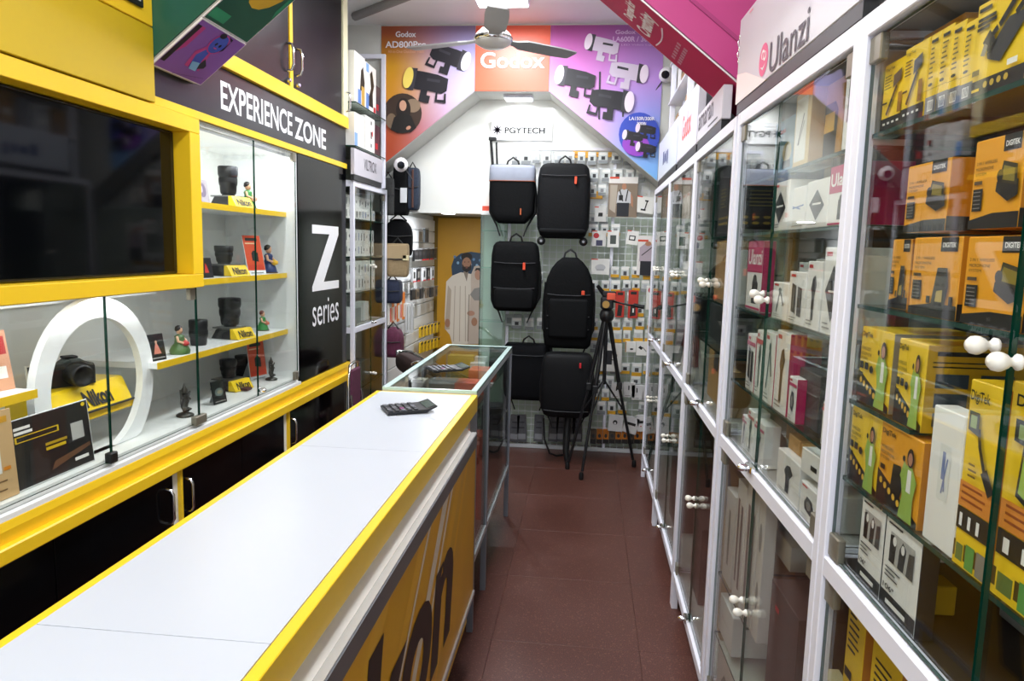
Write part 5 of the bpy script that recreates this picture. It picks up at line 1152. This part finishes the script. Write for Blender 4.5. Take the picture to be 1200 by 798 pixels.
pbox('leather_pouch', 'small dark red pouch on the case floor before the lens stand', LXZ(290, 0, -1.58, ZD), PI / 2, .05, .04, .012, C('#4A1E22', .6), cat='pouch')

# ================================================================== BACK GRID WALL
GY = 5.36
t = thing('grid_wall', 'white wire grid panel covering the back wall behind the backpacks', 'rack')
GXa, GXb, GZa, GZb = -.585, .80, .03, 2.205
for x in (-.585, .165): MB().box(x - .011, x + .011, GY - .011, GY + .011, .0, GZb, WMET, .002).build('frame_post', t)
MB().box(GXa - .011, GXb, GY - .011, GY + .011, GZb, GZb + .022, WMET, .002).build('frame_rail', t)
MB().box(GXa - .011, GXb, GY - .015, GY + .015, .0, .028, C('#C9CCD0', .4), .002).build('frame_rail', t)
mb = MB(); Wm = C('#E9EBF0', .35)
x = GXa + .05
while x < GXb: mb.box(x - .002, x + .002, GY - .0014, GY + .0014, GZa, GZb, Wm); x += .05
z = GZa + .05
while z < GZb: mb.box(GXa, GXb, GY - .0042, GY - .0014, z - .002, z + .002, Wm); z += .05
mb.build('wire_grid', t)['kind'] = 'stuff'
# sign on the white wall
t = thing('shop_sign', 'white sign with a black starburst on the glossy back wall', 'sign')
pa, pb = onY(576, 141, 5.37), onY(647, 165, 5.37)
MB().box(pa.x, pb.x, 5.368, 5.388, pb.z, pa.z, C('#F8F8F8', .3), .002).build('board', t)
mb = MB(); yy = 5.367; wd, hd_ = pb.x - pa.x, pa.z - pb.z
for k in range(8):
    a_ = k * PI / 4; cx_, cz_ = pa.x + .10 * wd, pb.z + .52 * hd_; r_ = .046
    mb.face([(cx_ + (.009) * math.cos(a_ + 1.57), yy, cz_ + (.009) * math.sin(a_ + 1.57)), (cx_ + r_ * math.cos(a_), yy, cz_ + r_ * math.sin(a_)), (cx_ - (.009) * math.cos(a_ + 1.57), yy, cz_ - (.009) * math.sin(a_ + 1.57))], KB)
v, f = text_geo('PGYTECH', .03); mb.geo([(pa.x + wd * (.22 + .66 * a), yy, pb.z + hd_ * (.34 + .32 * b)) for a, b in v], f, C('#0A0A0C', .5))
mb.build('lettering', t)

# hanging packs on the grid
def pack(px0, py0, px1, py1, body, items, label, group=None, hook=True, y=GY - .05, cat='package', tilt=0, th=.02, name='hanging_pack'):
    a, b = onY(px0, py0, y), onY(px1, py1, y); w, h = b.x - a.x, a.z - b.z
    t = thing(name, label, cat, (a.x + w / 2, y, b.z), 0, group); t.rotation_euler = (0, tilt, 0)
    MB().box(-w / 2, w / 2, 0, th, 0, h, body, .0015).build('card', t)
    if items: prints(MB(), (-w / 2, 0, 0), (1, 0, 0), (0, 0, 1), (0, -1, 0), w, h, items).build('print', t)
    if hook: MB().tube([(0, .044, h + .012), (0, .0, h + .010), (0, -.012, h + .018)], .0022, CHROME, 6).build('hook', t)
    return t
OR = C('#E2533A', .45)
cap = [('r', 0, .93, .35, 1, OR)]
def phw(): return [('r', .0, .0, 1, .84, C('#8C7A68', .5)), ('p', [(.05, .2), (.25, .1), (.3, .8), (.05, .8)], C('#BBAE9E', .5)), ('p', [(.28, .34), (.32, .62), (.45, .70), (.62, .70), (.76, .62), (.8, .35), (.7, .35)], C('#C9C9CC', .5)), ('p', [(.30, .02), (.72, .02), (.72, .36), (.30, .36)], C('#22242C', .5)), ('e', .53, .76, .08, .08, SKIN), ('p', [(.76, .6), (.84, .5), (.86, .25), (.78, .3)], SKIN), ('l', .38, .68, .5, .4, .008, K), ('l', .66, .68, .6, .4, .008, K), ('r', .36, .42, .5, .55, K)]
pack(714, 207, 746, 255, C('#EFE9E4', .5), [('r', .03, .95, .35, 1, OR)] + phw(), 'large photo pack of a man in a grey shirt with a camera harness', hook=True)
pack(743, 230, 765, 250, Wc, cap + [('l', .35, .2, .6, .2, .012, K), ('l', .55, .2, .62, .75, .008, K), ('l', .5, .75, .68, .75, .01, K)], 'white pack with a small black desk stand beside the photo pack', tilt=.12)
pack(697, 242, 710, 260, Wc, cap + [('p', [(.3, .35), (.7, .35), (.7, .6), (.35, .6)], K)], 'white pack with a small black clamp left under the photo pack')
pack(694, 270, 710, 289, Wc, cap + [('p', [(.3, .05), (.75, .05), (.75, .4), (.3, .4)], C('#4A4A6A', .5)), ('e', .3, .68, .2, .17, RED_)], 'white pack with a round red seal and grey pouch')
pack(712, 270, 725, 290, Wc, cap + [('r', .25, .2, .75, .72, C('#4A524E', .5))], 'white pack with a dark green-grey rectangle')
pack(734, 270, 747, 287, Wc, cap + [('r', .2, .3, .75, .65, K), ('r', .28, .38, .65, .58, Wc)], 'white pack with a black square frame print', tilt=.1)
pack(748, 276, 770, 323, C('#EDE8E4', .5), [('r', 0, .85, .5, .9, OR), ('p', [(.1, .35), (.1, .7), (.35, .8), (.65, .8), (.9, .7), (.85, .35)], C('#B9A9B4', .5)), ('p', [(.15, 0), (.85, 0), (.85, .36), (.15, .36)], C('#26262C', .5)), ('e', .5, .80, .15, .06, SKIN), ('l', .2, .5, .85, .78, .006, K)], 'photo pack of a person in a lilac shirt beside the cabinet post')
pack(693, 303, 714, 322, Wc, cap + [('e', .5, .45, .28, .2, C('#C9C9CC', .5)), ('r', .3, .25, .7, .35, C('#B5B5B8', .5))], 'white pack with a pale grey gadget above the tripod head')
pack(722, 341, 731, 372, C('#C8382A', .45), [('p', [(.2, .05), (.7, .05), (.8, .45), (.3, .5)], K), ('r', .2, .85, .8, .95, K)], 'red and black pack behind the tripod handle')
pack(737, 340, 747, 373, C('#C8382A', .45), [('p', [(.2, .05), (.8, .1), (.75, .4), (.25, .45)], K), ('r', .2, .85, .8, .95, K), ('r', .45, .2, .6, .35, Wc)], 'red and black pack beside the cabinet post')
pack(758, 335, 770, 363, Wc, [('e', .45, .82, .3, .14, RED_)], 'white pack with a red disc half behind the cabinet post')
pack(704, 402, 728, 436, Wc, [('r', .25, .25, .55, .75, C('#2E2E32', .4)), ('r', .65, .25, .78, .62, C('#2E2E32', .4)), ('l', .5, .42, .7, .42, .006, K)], 'large white pack with a black clamp print between the tripod legs', hook=False)
pack(733, 400, 745, 413, Wc, [('r', 0, 0, .1, 1, CARD), ('e', .6, .3, .16, .08, K)], 'white and brown pack hanging on a black hook')
pack(746, 400, 760, 417, Wc, [('p', [(.15, .55), (.4, .4), (.55, .55), (.3, .7)], K), ('l', .5, .6, .8, .3, .006, GYc)], 'white pack with a folded black bracket print')
for i, (x, yp, tl) in enumerate(((716, 449, .05), (731, 448, 0), (741, 451, -.05), (753, 452, .04))):
    pack(x, yp, x + 13, yp + 18, C('#DAD8D8', .5), [('r', .4, .5, .5, .8, K), ('r', .15, .1, .6, .14, GYc)], 'pale grey pack, %s of the row above the yellow-bottom packs' % ords[i], 'pale packs in the low row', tilt=tl)
for i, (x, yp, tl) in enumerate(((713, 486, .06), (729, 488, .25), (748, 486, -.1))):
    pack(x, yp, x + 16, yp + 20, C('#DEDCDC', .5), [('e', .45, .55, .16, .14, K), ('e', .45, .5, .08, .08, C('#DEDCDC', .5))] if i == 0 else [('r', .15, .5, .8, .66, K), ('r', .2, .3, .3, .35, RED_)], ('white pack with a black ring in the lowest row', 'tilted white pack with dark script in the lowest row', 'white pack behind the tripod leg in the lowest row')[i], tilt=tl)
# rows of small clear packs with a coloured card
random.seed(21)
ROWN = ('along the top rail', 'above the photo packs', 'below the square-frame pack', 'beside the lilac shirt pack', 'above the tripod head', 'below the red packs', 'at the height of the tripod apex', 'beside the large clamp pack', 'above the orange cable packs', 'between the upper backpacks', 'beneath the wheeled backpack', 'beneath the orange-tag backpack', 'beside the arched backpack', 'beside the amber pack', 'above the round red seal pack', 'between the red packs', 'behind the tripod handle', 'under the red disc pack', 'beside the tripod collar', 'under the brown and white pack', 'at the cabinet post', 'behind the tripod spreader', 'above the arched backpack', 'behind the grey-flap backpack', 'beside the large photo pack')
CLR = C('#D3D8D6', .25, coat=.3)
rows_ = ((178, 600, 760, 0), (198, 692, 760, 1), (300, 716, 768, 2), (312, 716, 768, 2), (328, 692, 766, 2), (372, 692, 768, 2), (386, 692, 764, 2), (425, 700, 766, 2), (470, 700, 764, 3), (300, 600, 640, 2), (318, 600, 640, 1), (372, 600, 640, 1), (384, 640, 660, 1), (250, 690, 712, 1), (262, 690, 735, 2), (342, 735, 766, 1), (352, 692, 720, 1), (356, 746, 768, 2), (398, 692, 704, 1), (440, 696, 766, 1), (412, 760, 770, 1), (455, 692, 714, 2), (335, 640, 692, 1), (232, 600, 628, 1), (216, 690, 712, 1))
for ri, (yp, xa, xb, kind) in enumerate(rows_):
    x = xa; ci = 0
    while x < xb - 8:
        wp = random.uniform(8, 11)
        if random.random() < .88:
            bandc = C('#D9A21E', .45) if kind in (2, 3) and random.random() < .75 else C('#8A8E90', .4)
            it = [('r', .0, .0, 1, .28, bandc), ('r', .3, .32, .7, .62, C(random.choice(('#4A4A4C', '#2A2A2C', '#8E8E90', '#B9BCC0')), .4)), ('r', .05, .72, .95, .95, Wc)]
            pack(x, yp, x + wp, yp + random.uniform(13, 16), CLR, it, 'small clear accessory pack, %s in the grid row %s' % (ords[min(ci, 11)], ROWN[ri]), 'small clear packs on the back grid', y=GY - .032, th=.010, hook=False); ci += 1
        x += wp + random.uniform(2, 5)
# yellow packets high on the grid, orange-brown row at the bottom, dark strap packs bottom left
for i, (a, b, c, d) in enumerate(((672, 177, 690, 185), (692, 178, 722, 184), (690, 224, 706, 233), (668, 178, 671, 190))):
    pack(a, b, c, d, C('#E0A32A', .45), [('r', .1, .3, .5, .6, C('#B5701A', .5))], ('amber flat pack high on the grid above the large backpack', 'long amber pack high on the grid next to the arch', 'amber pack half hidden by the large backpack', 'slim amber pack on the grid rail')[i], y=GY - .03, hook=False)
for i in range(11):
    x = 692 + i * 7.4
    pack(x, 503, x + 6.2, 520, C('#C8761E' if i % 3 else '#5A4A3A', .45), [('r', .0, .0, 1, .3, K), ('e', .5, .55, .25, .14, C('#2A2A2C', .4))], 'orange and black cable pack, %s in the bottom row of the grid' % ords[i], 'orange cable packs at the bottom of the grid', y=GY - .03, hook=False)
for i, (xa, tl) in enumerate(((597, .05), (607, -.04), (626, .02), (643, .04), (653, -.03), (663, .03), (672, -.03))):
    pack(xa, 486, xa + 10, 518, C('#54555A', .55, var=.2, scale=50), [('r', .1, .1, .9, .3, C('#8A8C92', .5)), ('r', .2, .5, .8, .56, C('#33343A', .5)), ('r', .2, .7, .8, .76, C('#33343A', .5))], 'grey clamp pack, %s in the low row under the backpacks' % ords[i], 'grey clamp packs under the backpacks', y=GY - .03, hook=False, tilt=tl)
for i, (x, yp) in enumerate(((592, 368), (602, 368), (614, 368))):
    pack(x, yp, x + 9, yp + 14, C('#9EA6A2', .4), [('r', .2, .2, .8, .7, C('#6E7674', .4))], 'grey green pouch, %s in the row beneath the second-row backpack' % ords[i], y=GY - .03, hook=False)
# glass side cabinet left of the grid
t = thing('glass_showcase', 'greenish glass showcase beside the grid with an orange packet on top', 'display case')
gx0, gx1, gy0, gy1 = -.792, -.615, 5.31, 5.485
MB().box(gx0, gx1, gy0, gy1, 1.735, 1.765, WHITE, .002).build('top_board', t)
MB().pane(gx0, gx1, gy0, gy0 + .006, .12, 1.734, FROST, GEDGE).build('front_glass', t)
MB().pane(gx0, gx0 + .006, gy0 + .007, gy1, .12, 1.734, FROST, GEDGE).build('side_glass', t)
MB().box(gx0, gx1, gy1 - .008, gy1, .12, 1.734, C('#CFE0D4', .4)).build('back_panel', t)
for z in (.55, .95, 1.35, 1.62): MB().pane(gx0 + .008, gx1 - .002, gy0 + .01, gy1 - .01, z, z + .006, SHELFGLASS, C('#9CC8B4', .2)).build('glass_shelf', t)
MB().box(gx0, gx1, gy0, gy1, .0, .119, C('#8A8E8C', .5)).build('base', t)
p = onY(570, 240, 5.33)
pbox('packet', 'bright orange packet on top of the glass showcase', (p.x - .03, 5.33, 1.7655), 0, .07, .06, .035, OR)
p = onY(578, 190, 5.30); t = thing('light_stand', 'black folded light stand hooked on the top corner of the grid', 'stand', (p.x, 5.30, 2.06))
MB().tube([(0, 0, 0), (-.02, 0, .20)], .010, BLK, 8).build('pole', t); MB().box(-.035, .02, -.02, .02, .20, .225, BLK, .004).build('clamp', t); MB().tube([(.03, 0, .02), (.02, 0, .19)], .007, BLK, 8).build('pole', t)

# ================================================================== BACKPACKS
def rrect(w, d, y0, z, n=28, e=.32, bulge=0.0):
    out = []
    for k in range(n):
        a_ = 2 * PI * k / n; c, s = math.cos(a_), math.sin(a_)
        out.append((w / 2 * math.copysign(abs(c) ** e, c), y0 + d / 2 * math.copysign(abs(s) ** e, s), z))
    return out
def backpack(box, depth, prof, label, cloth, y=5.12, flap=None, tagpos=None, tagcol='#E8502E', pocket=None, wheels=False, straps=True, seams=(), dz=0, handle=True, name='backpack', ledge=None):
    a, b = onY(box[0], box[1], y), onY(box[2], box[3], y); w, h = b.x - a.x, a.z - b.z; x = (a.x + b.x) / 2
    t = thing(name, label, 'backpack' if not wheels else 'bag', (x, y, b.z))
    rings = []
    for (v, ws, ds) in prof: rings.append(rrect(w * ws, depth * ds, depth / 2 - depth * (1 - ds) * .0, h * v))
    MB().loft(rings, cloth).build('body', t)
    if flap:
        v0, col, ws = flap; rg = [rrect(w * ws * q, depth * 1.06 * q2, depth / 2, h * v_) for v_, q, q2 in ((v0, .99, 1), (v0 + .01, 1.01, 1.02), (.93, 1.0, 1.0), (.985, .97, .92), (1.0, .90, .80))]
        MB().loft(rg, C(col, .6, var=.05, scale=20)).build('flap', t)
        MB().loft([rrect(w * ws * 1.012, depth * 1.075, depth / 2, h * (v0 + q)) for q in (-.004, .010)], C('#B5603A', .5)).build('flap_piping', t)
    if pocket:
        for (p0, p1, pw) in pocket:
            rg = [rrect(w * pw * q, .03 * q, -.002, h * v_, e=.4) for v_, q in ((p0, .85), (p0 + .03, 1), (p1 - .03, 1), (p1, .9))]
            MB().loft(rg, C('#0E0F11', .7, var=.2, scale=50, spec=.15)).build('pocket', t)
    for (v_) in seams: MB().tube([(-w * .42, -.004, h * v_), (-w * .2, -.008, h * (v_ - .012)), (w * .2, -.008, h * (v_ - .012)), (w * .42, -.004, h * v_)], .0035, C('#2C2D31', .6), 6).build('seam', t)
    if tagpos:
        u, v_, tw, th_ = tagpos; MB().box((u - .5) * w - tw / 2, (u - .5) * w + tw / 2, -.022, -.004, h * v_, h * v_ + th_, C(tagcol, .5), .002).build('tag', t)
    if handle: MB().tube([(-.05, depth * .5, h * .96), (-.035, depth * .5, h + .03), (0, depth * .5, h + .055), (.035, depth * .5, h + .03), (.05, depth * .5, h * .96)], .007, BLK, 7).build('handle', t)
    if straps:
        for s in (-1, 1):
            MB().tube([(s * w * .46, depth * .8, h * .72), (s * w * .49, depth * .9, h * .5), (s * w * .50, depth * .8, h * .2), (s * w * .34, depth * .7, -.02), (s * w * .26, depth * .6, -.09)], [.014, .016, .012, .006, .005], BLK, 7).build('strap', t)
    if wheels:
        for s in (-1, 1): 
            wm = MB().lathe([(.008, -.013), (.028, -.013), (.03, 0), (.028, .013), (.008, .013)], BLK, 16, (s * w * .40, depth * .3, -.02), 'y').build('wheel', t)
            MB().lathe([(.009, -.016), (.009, .016)], C('#9A9AA0', .3, .6), 10, (s * w * .40, depth * .3, -.02), 'y').build('hub', wm)
    return t
P_BOX = ((0, .78, .75), (.03, .88, .9), (.10, .97, 1), (.5, 1, 1), (.85, 1, .98), (.96, .97, .9), (1, .9, .7))
P_TRAP = ((0, .58, .7), (.04, .70, .9), (.14, .90, 1), (.22, .98, 1), (.5, 1, 1), (.9, .97, 1), (1, .95, .9))
P_ARCH = ((0, .80, .7), (.04, .92, .9), (.15, .98, 1), (.5, 1, 1), (.66, .97, 1), (.78, .88, .95), (.88, .72, .85), (.95, .52, .7), (1, .3, .45))
P_ROUND = ((0, .72, .7), (.04, .86, .9), (.15, .98, 1), (.5, 1, 1), (.80, .98, 1), (.93, .92, .9), (.98, .82, .8), (1, .68, .6))
CL2 = C('#101114', .7, var=.2, scale=70, bump=.3, spec=.2)
backpack((573, 192, 625, 262), .16, P_TRAP, 'black backpack with a pale grey roll-top flap', CLOTH, flap=(.72, '#9CA2B2', 1.0), tagpos=(.72, .14, .010, .045), tagcol='#B85A30')
backpack((630, 190, 690, 280), .20, P_ROUND, 'large black wheeled backpack with a red tag', CL2, wheels=True, tagpos=(.72, .72, .016, .05), seams=(.84,), straps=False, pocket=((.06, .13, .9),))
backpack((575, 282, 630, 366), .17, P_ROUND, 'black backpack with an orange tag hung under the grey-flap one', CLOTH, tagpos=(.70, .60, .018, .05), seams=(.34, .70), pocket=((.04, .33, .8),))
backpack((638, 301, 694, 410), .15, P_ARCH, 'tall arched black hiking backpack with an orange zip pull', CLOTH, y=5.02, tagpos=(.78, .60, .022, .028), seams=(.60, .36, .22), pocket=((.12, .55, .78),))
backpack((590, 403, 645, 471), .16, P_BOX, 'black duffel backpack with red side buckles in the lowest row', C('#0C0D11', .75, var=.2, scale=60, spec=.15), y=5.19, seams=(.82,), tagpos=(.97, .52, .022, .04))
backpack((634, 414, 694, 492), .17, P_ROUND, 'smooth black hard-shell backpack in front of the tripod', C('#0F1013', .6, var=.1, scale=60, spec=.2), y=4.93, handle=False, tagpos=(.74, .80, .014, .035), tagcol='#D8242E', seams=(.12,))
# loose straps and a strap roll hanging under the lowest backpack
a = onY(640, 495, 5.05); t = thing('hanging_strap', 'long thin black strap dangling to the floor under the hard-shell backpack', 'strap')
MB().tube([onY(637, 490, 5.03), onY(638, 515, 5.03), onY(644, 531, 5.0), onZ(652, 534, .012), onZ(660, 533, .012)], .007, BLK, 7).build('webbing', t)
t = thing('hanging_strap', 'wide black padded strap hanging to the floor under the hard-shell backpack', 'strap')
MB().tube([onY(666, 488, 5.05), onY(664, 510, 5.03), onY(663, 530, 5.0), onZ(665, 540, .02)], [.03, .026, .022, .02], BLK, 8).build('webbing', t)

# ================================================================== TRIPOD
apex = onY(711, 372, 4.85)
t = thing('tripod', 'black video tripod with long pan handle before the back grid', 'tripod', (0, 0, 0))
TB = C('#131316', .4)
feet = (onZ(681, 560, .012), onZ(748, 524, .012), Vector((apex.x - .30, 5.20, .012)))
feet = (feet[0], Vector((.372, 5.0, .012)), Vector((-.09, 4.86, .012)))
for f_ in feet:
    d = f_ - apex; st = apex + Vector((d.x * .08, d.y * .08, -.02))
    lg = MB().tube([st, apex + d * .45], .014, TB, 8).build('leg', t)
    MB().tube([apex + d * .44, apex + d * .96], .010, TB, 8).build('lower_section', lg)
    MB().lathe([(.013, 0), (.016, .01), (.016, .035), (.012, .05)], BLK, 12, (f_.x, f_.y, 0)).build('foot', lg)
    MB().tube([apex + d * .62, Vector((apex.x, apex.y, apex.z - .42))], .006, TB, 6).build('spreader', t)
    k_ = apex + d * .45; MB().box(k_.x - .018, k_.x + .018, k_.y - .018, k_.y + .018, k_.z - .025, k_.z + .025, BLK, .004).build('clamp', lg)
MB().tube([apex, Vector((apex.x, apex.y, apex.z - .45))], .013, TB, 10).build('column', t)
MB().lathe([(.03, -.03), (.045, -.01), (.05, .02), (.04, .045), (.03, .055)], TB, 18, tuple(apex)).build('collar', t)
hd = MB().box(apex.x - .045, apex.x + .04, apex.y - .04, apex.y + .04, apex.z + .055, apex.z + .14, TB, .012).build('head', t)
MB().lathe([(.024, -.06), (.024, -.04)], C('#B08A4A', .3, .6), 14, (apex.x - .01, apex.y, apex.z + .09), 'y').build('level', hd)
MB().box(apex.x - .035, apex.x + .055, apex.y - .035, apex.y + .035, apex.z + .141, apex.z + .175, TB, .006).build('plate', hd)
MB().box(apex.x - .005, apex.x + .052, apex.y - .05, apex.y - .036, apex.z + .12, apex.z + .165, C('#E0583C', .45), .004).build('label', hd)
MB().tube([apex + Vector((-.02, 0, .15)), apex + Vector((-.07, -.02, .21))], [.018, .012], TB, 8).build('lever', hd)
hx = onY(755, 360, 4.75)
MB().tube([apex + Vector((.03, 0, .11)), apex + Vector((.14, -.04, .09)), hx - Vector((.06, 0, -.01))], .006, TB, 8).build('pan_bar', hd)
MB().tube([hx - Vector((.07, 0, -.012)), hx], [.012, .015], BLK, 10).build('pan_grip', hd)

# ================================================================== RECESS AT THE BACK (yellow poster, slat wall, hung goods)
t = thing('portrait_poster', 'mustard wall poster of a couple in cream clothes inside the recess', 'poster')
PYB = 7.18
MB().box(-1.50, -.70, PYB, PYB + .015, .02, 1.78, C('#C8921C', .5, var=.05, scale=2), .002).build('sheet', t)
def PB(px, py): p = onY(px, py, PYB); return p.x, p.z
mb = MB()
def sh(pts, c, k): mb.face([(q[0], PYB - .001 - .0006 * k, q[1]) for q in (PB(*p) for p in pts)], c)
def el(cx, cy, rx, ry, c, k): sh([(cx + rx * math.cos(2 * PI * i / 20), cy + ry * math.sin(2 * PI * i / 20)) for i in range(20)], c, k)
CRM, CRM2, BEARD, SK2 = C('#E0D5C8', .6), C('#B9A897', .6), C('#241B17', .6), C('#A87A60', .6)
sh([(530, 325), (529, 312), (532, 303), (540, 297), (552, 295), (566, 297), (566, 325)], C('#27405A', .5), 0)
for i in range(9): el(533 + 3.7 * i, 301 + (i * 7) % 13, 1.5, 1.7, C('#8AB0D0' if i % 2 else '#5C86B0', .5), 1)
sh([(522, 386), (521, 372), (523, 330), (530, 323), (540, 319), (552, 321), (560, 330), (562, 360), (561, 403), (530, 403), (527, 392)], CRM, 2)
sh([(521, 386), (527, 386), (529, 340), (525, 334)], CRM2, 3)
sh([(543, 318), (549, 318), (547, 330)], C('#8A7A6C', .6), 4)
el(524.5, 378.5, 3, 5, SK2, 4)
el(547, 301, 6.5, 5, BEARD, 4); el(547, 310, 5.6, 8.5, SK2, 5); sh([(541.6, 309), (542, 316), (547, 319.5), (552, 316), (552.4, 309), (550, 312.5), (544, 312.5)], BEARD, 6)
for ex in (544.8, 549.2): el(ex, 307, .8, .5, BEARD, 7)
el(547, 313.8, 1.6, .6, C('#8A5048', .6), 8)
sh([(552, 322), (556, 312), (561, 311), (566, 316), (566, 403), (548, 403), (550, 370), (552, 345)], C('#C6B5A8', .6), 9)
el(560.5, 322, 4, 6.2, C('#B88A74', .6), 10); sh([(556, 318), (558, 314), (564, 314), (564, 319), (560, 316)], BEARD, 11)
sh([(551, 345), (556, 338), (566, 336), (566, 352), (556, 352)], C('#8F8A86', .6), 12); el(552, 367, 4.5, 3, C('#B88A74', .6), 13); el(556, 377, 3.5, 5, SK2, 13)
for i_, fx in enumerate((533, 539, 545)): sh([(fx, 335), (fx + .8, 335), (fx - 1 + i_, 400), (fx - 2 + i_, 400)], CRM2, 7)
sh([(549.5, 345), (550.5, 345), (549, 400), (547.8, 400)], C('#8A7A6C', .6), 14)
mb.build('print', t)
# slat wall along the side of the recess with hung goods
t = thing('slat_wall', 'white slatted display wall inside the recess', 'rack')
for i in range(13):
    z0 = .30 + .112 * i; MB().box(-1.545, -1.53, 5.47, 7.17, z0, z0 + .104, C('#E3E4E6', .35), .003).build('slat', t)
MB().box(-1.56, -1.5455, 5.47, 7.17, .25, 1.79, C('#BFC1C4', .5)).build('backing', t)
def hung(px, py0, py1, wdt, body, items, label, group=None, x=-1.46):
    Ya = onX(px, py0, x); zb = onX(px, py1, x).z; h = Ya.z - zb
    t = thing('hanging_pack', label, 'package', (x, Ya.y, zb), PI / 2, group)
    MB().box(0, wdt, 0, .018, 0, h, body, .0015).build('card', t)
    prints(MB(), (0, 0, 0), (1, 0, 0), (0, 0, 1), (0, -1, 0), wdt, h, items).build('print', t)
    MB().tube([(wdt / 2, -.02, h + .008), (wdt / 2, .06, h + .006)], .003, CHROME, 6).build('peg', t)
bk = C('#202124', .5); 
for i, px in enumerate((486, 490.5, 495, 499.5, 504, 508.5)): hung(px, 293 - i * .3, 306 - i * .4, .13, bk, [('r', .0, .0, 1, .12, RED_ if i in (2, 3, 4) else GYc), ('r', .2, .5, .8, .8, C('#3A3A3E', .5))], 'black accessory pack, %s in the upper recess row' % ords[i])
for i, px in enumerate((484, 489, 496, 501, 506)): hung(px, 316 - i * .6, 331 - i * .8, .12, C('#D8D8DA', .5) if i % 2 == 0 else bk, [('r', .2, .3, .7, .8, bk if i % 2 == 0 else GYc), ('r', 0, 0, 1, .1, RED_)], 'pack, %s in the second recess row' % ords[i])
hung(498, 268, 284, .16, C('#3C4042', .5), [('r', .1, .1, .9, .9, C('#2A2C2E', .5))], 'dark grey rectangular pack hanging high in the recess')
for i, px in enumerate((483, 488, 493, 500, 505, 510)): hung(px, 340 - i * .7, 352 - i * .9, .11, C('#6A5A4A', .5) if i % 2 else bk, [('e', .5, .5, .3, .3, C('#2A2A2C', .5))], 'brown and black pack, %s in the third recess row' % ords[i])
for i, px in enumerate((456.5, 459.5, 462.5, 466, 469, 472.5)): hung(px, 348 - i, 381 - i * 1.3, .06, C('#E07A28' if i % 2 else '#E9E4DC', .45), [('r', .2, .1, .8, .6, Wc if i % 2 else OR)], ('orange' if i % 2 else 'white and orange') + ' strap pack, %s in the recess beside the cabinet' % ords[i])
for i, px in enumerate((477, 480, 484)): hung(px, 356, 390, .05, C('#D9D9DA', .45), [('r', .3, .1, .6, .9, GYc)], 'slim white stick pack, %s in the recess' % ords[i])
for r_, (ya, yb) in enumerate(((384, 396), (402, 414))):
    for i, px in enumerate((493, 497, 501, 505, 509, 513, 517)): hung(px, ya - i * 1.1, yb - i * 1.3, .10, C('#E3B81E', .45), [('r', .1, .78, .9, 1, K), ('r', .35, .2, .6, .6, C('#B58A10', .5))], 'yellow cable pack, %s in the %s yellow row of the recess' % (ords[i], ('upper', 'lower')[r_]))
# bags hung on the wall beyond the small-box cabinet
def sidebag(px0, py0, px1, py1, y, d, prof, label, cloth, extra=None):
    a, b = onY(px0, py0, y), onY(px1, py1, y); w, h = b.x - a.x, a.z - b.z
    t = thing('hanging_bag', label, 'bag', ((a.x + b.x) / 2, y, b.z))
    MB().loft([rrect(w * ws, d * ds, d / 2, h * v) for v, ws, ds in prof], cloth).build('body', t)
    MB().tube([(-w * .3, d * .4, h * .95), (0, d * .4, h + .04), (w * .3, d * .4, h * .95)], .006, BLK, 7).build('handle', t)
    MB().tube([(-w * .5, -.002, h * .55), (0, -.008, h * .52), (w * .5, -.002, h * .55)], .004, C('#3A3A3C', .5), 6).build('seam', t)
    if extra:
        for nm, u0, v0, u1, v1, c in extra: MB().box((u0 - .5) * w, (u1 - .5) * w, -.012, -.004, h * v0, h * v1, C(c, .5), .002).build(nm, t)
    return t
sidebag(444, 208, 462, 252, 5.23, .10, P_BOX, 'dark grey backpack hanging nearest the white-framed cabinet', C('#3A3B3A', .75, var=.2, scale=60, bump=.3))
sidebag(460, 194, 477, 252, 5.24, .10, P_BOX, 'black backpack with a white price tag hanging by the arch', CLOTH, [('price_tag', .55, .25, 1.0, .55, '#DADCE0')])
sidebag(474, 196, 490, 246, 5.27, .09, P_ROUND, 'navy blue backpack with brown trim at the end of the hanging row', C('#2A3446', .75, var=.2, scale=60), [('trim', .55, .05, .68, .95, '#5A3A30')])
sidebag(449, 256, 482, 300, 5.31, .07, P_ARCH, 'black sling bag hanging above the khaki shoulder bag', CLOTH)
sidebag(452, 285, 477, 325, 5.22, .085, P_BOX, 'khaki canvas shoulder bag with a cream buckle', C('#A08A68', .8, var=.12, scale=50, bump=.3), [('flap', .02, .55, .98, .95, '#B19A76'), ('buckle', .8, .5, 1.08, .66, '#E6D9AE')])
sidebag(448, 328, 468, 356, 5.24, .12, P_ROUND, 'navy blue pouch hanging under the khaki bag', C('#232B44', .75, var=.2, scale=60))
sidebag(448, 384, 469, 420, 5.24, .14, P_ARCH, 'maroon backpack behind the white-framed cabinet', C('#5E2440', .75, var=.15, scale=50))
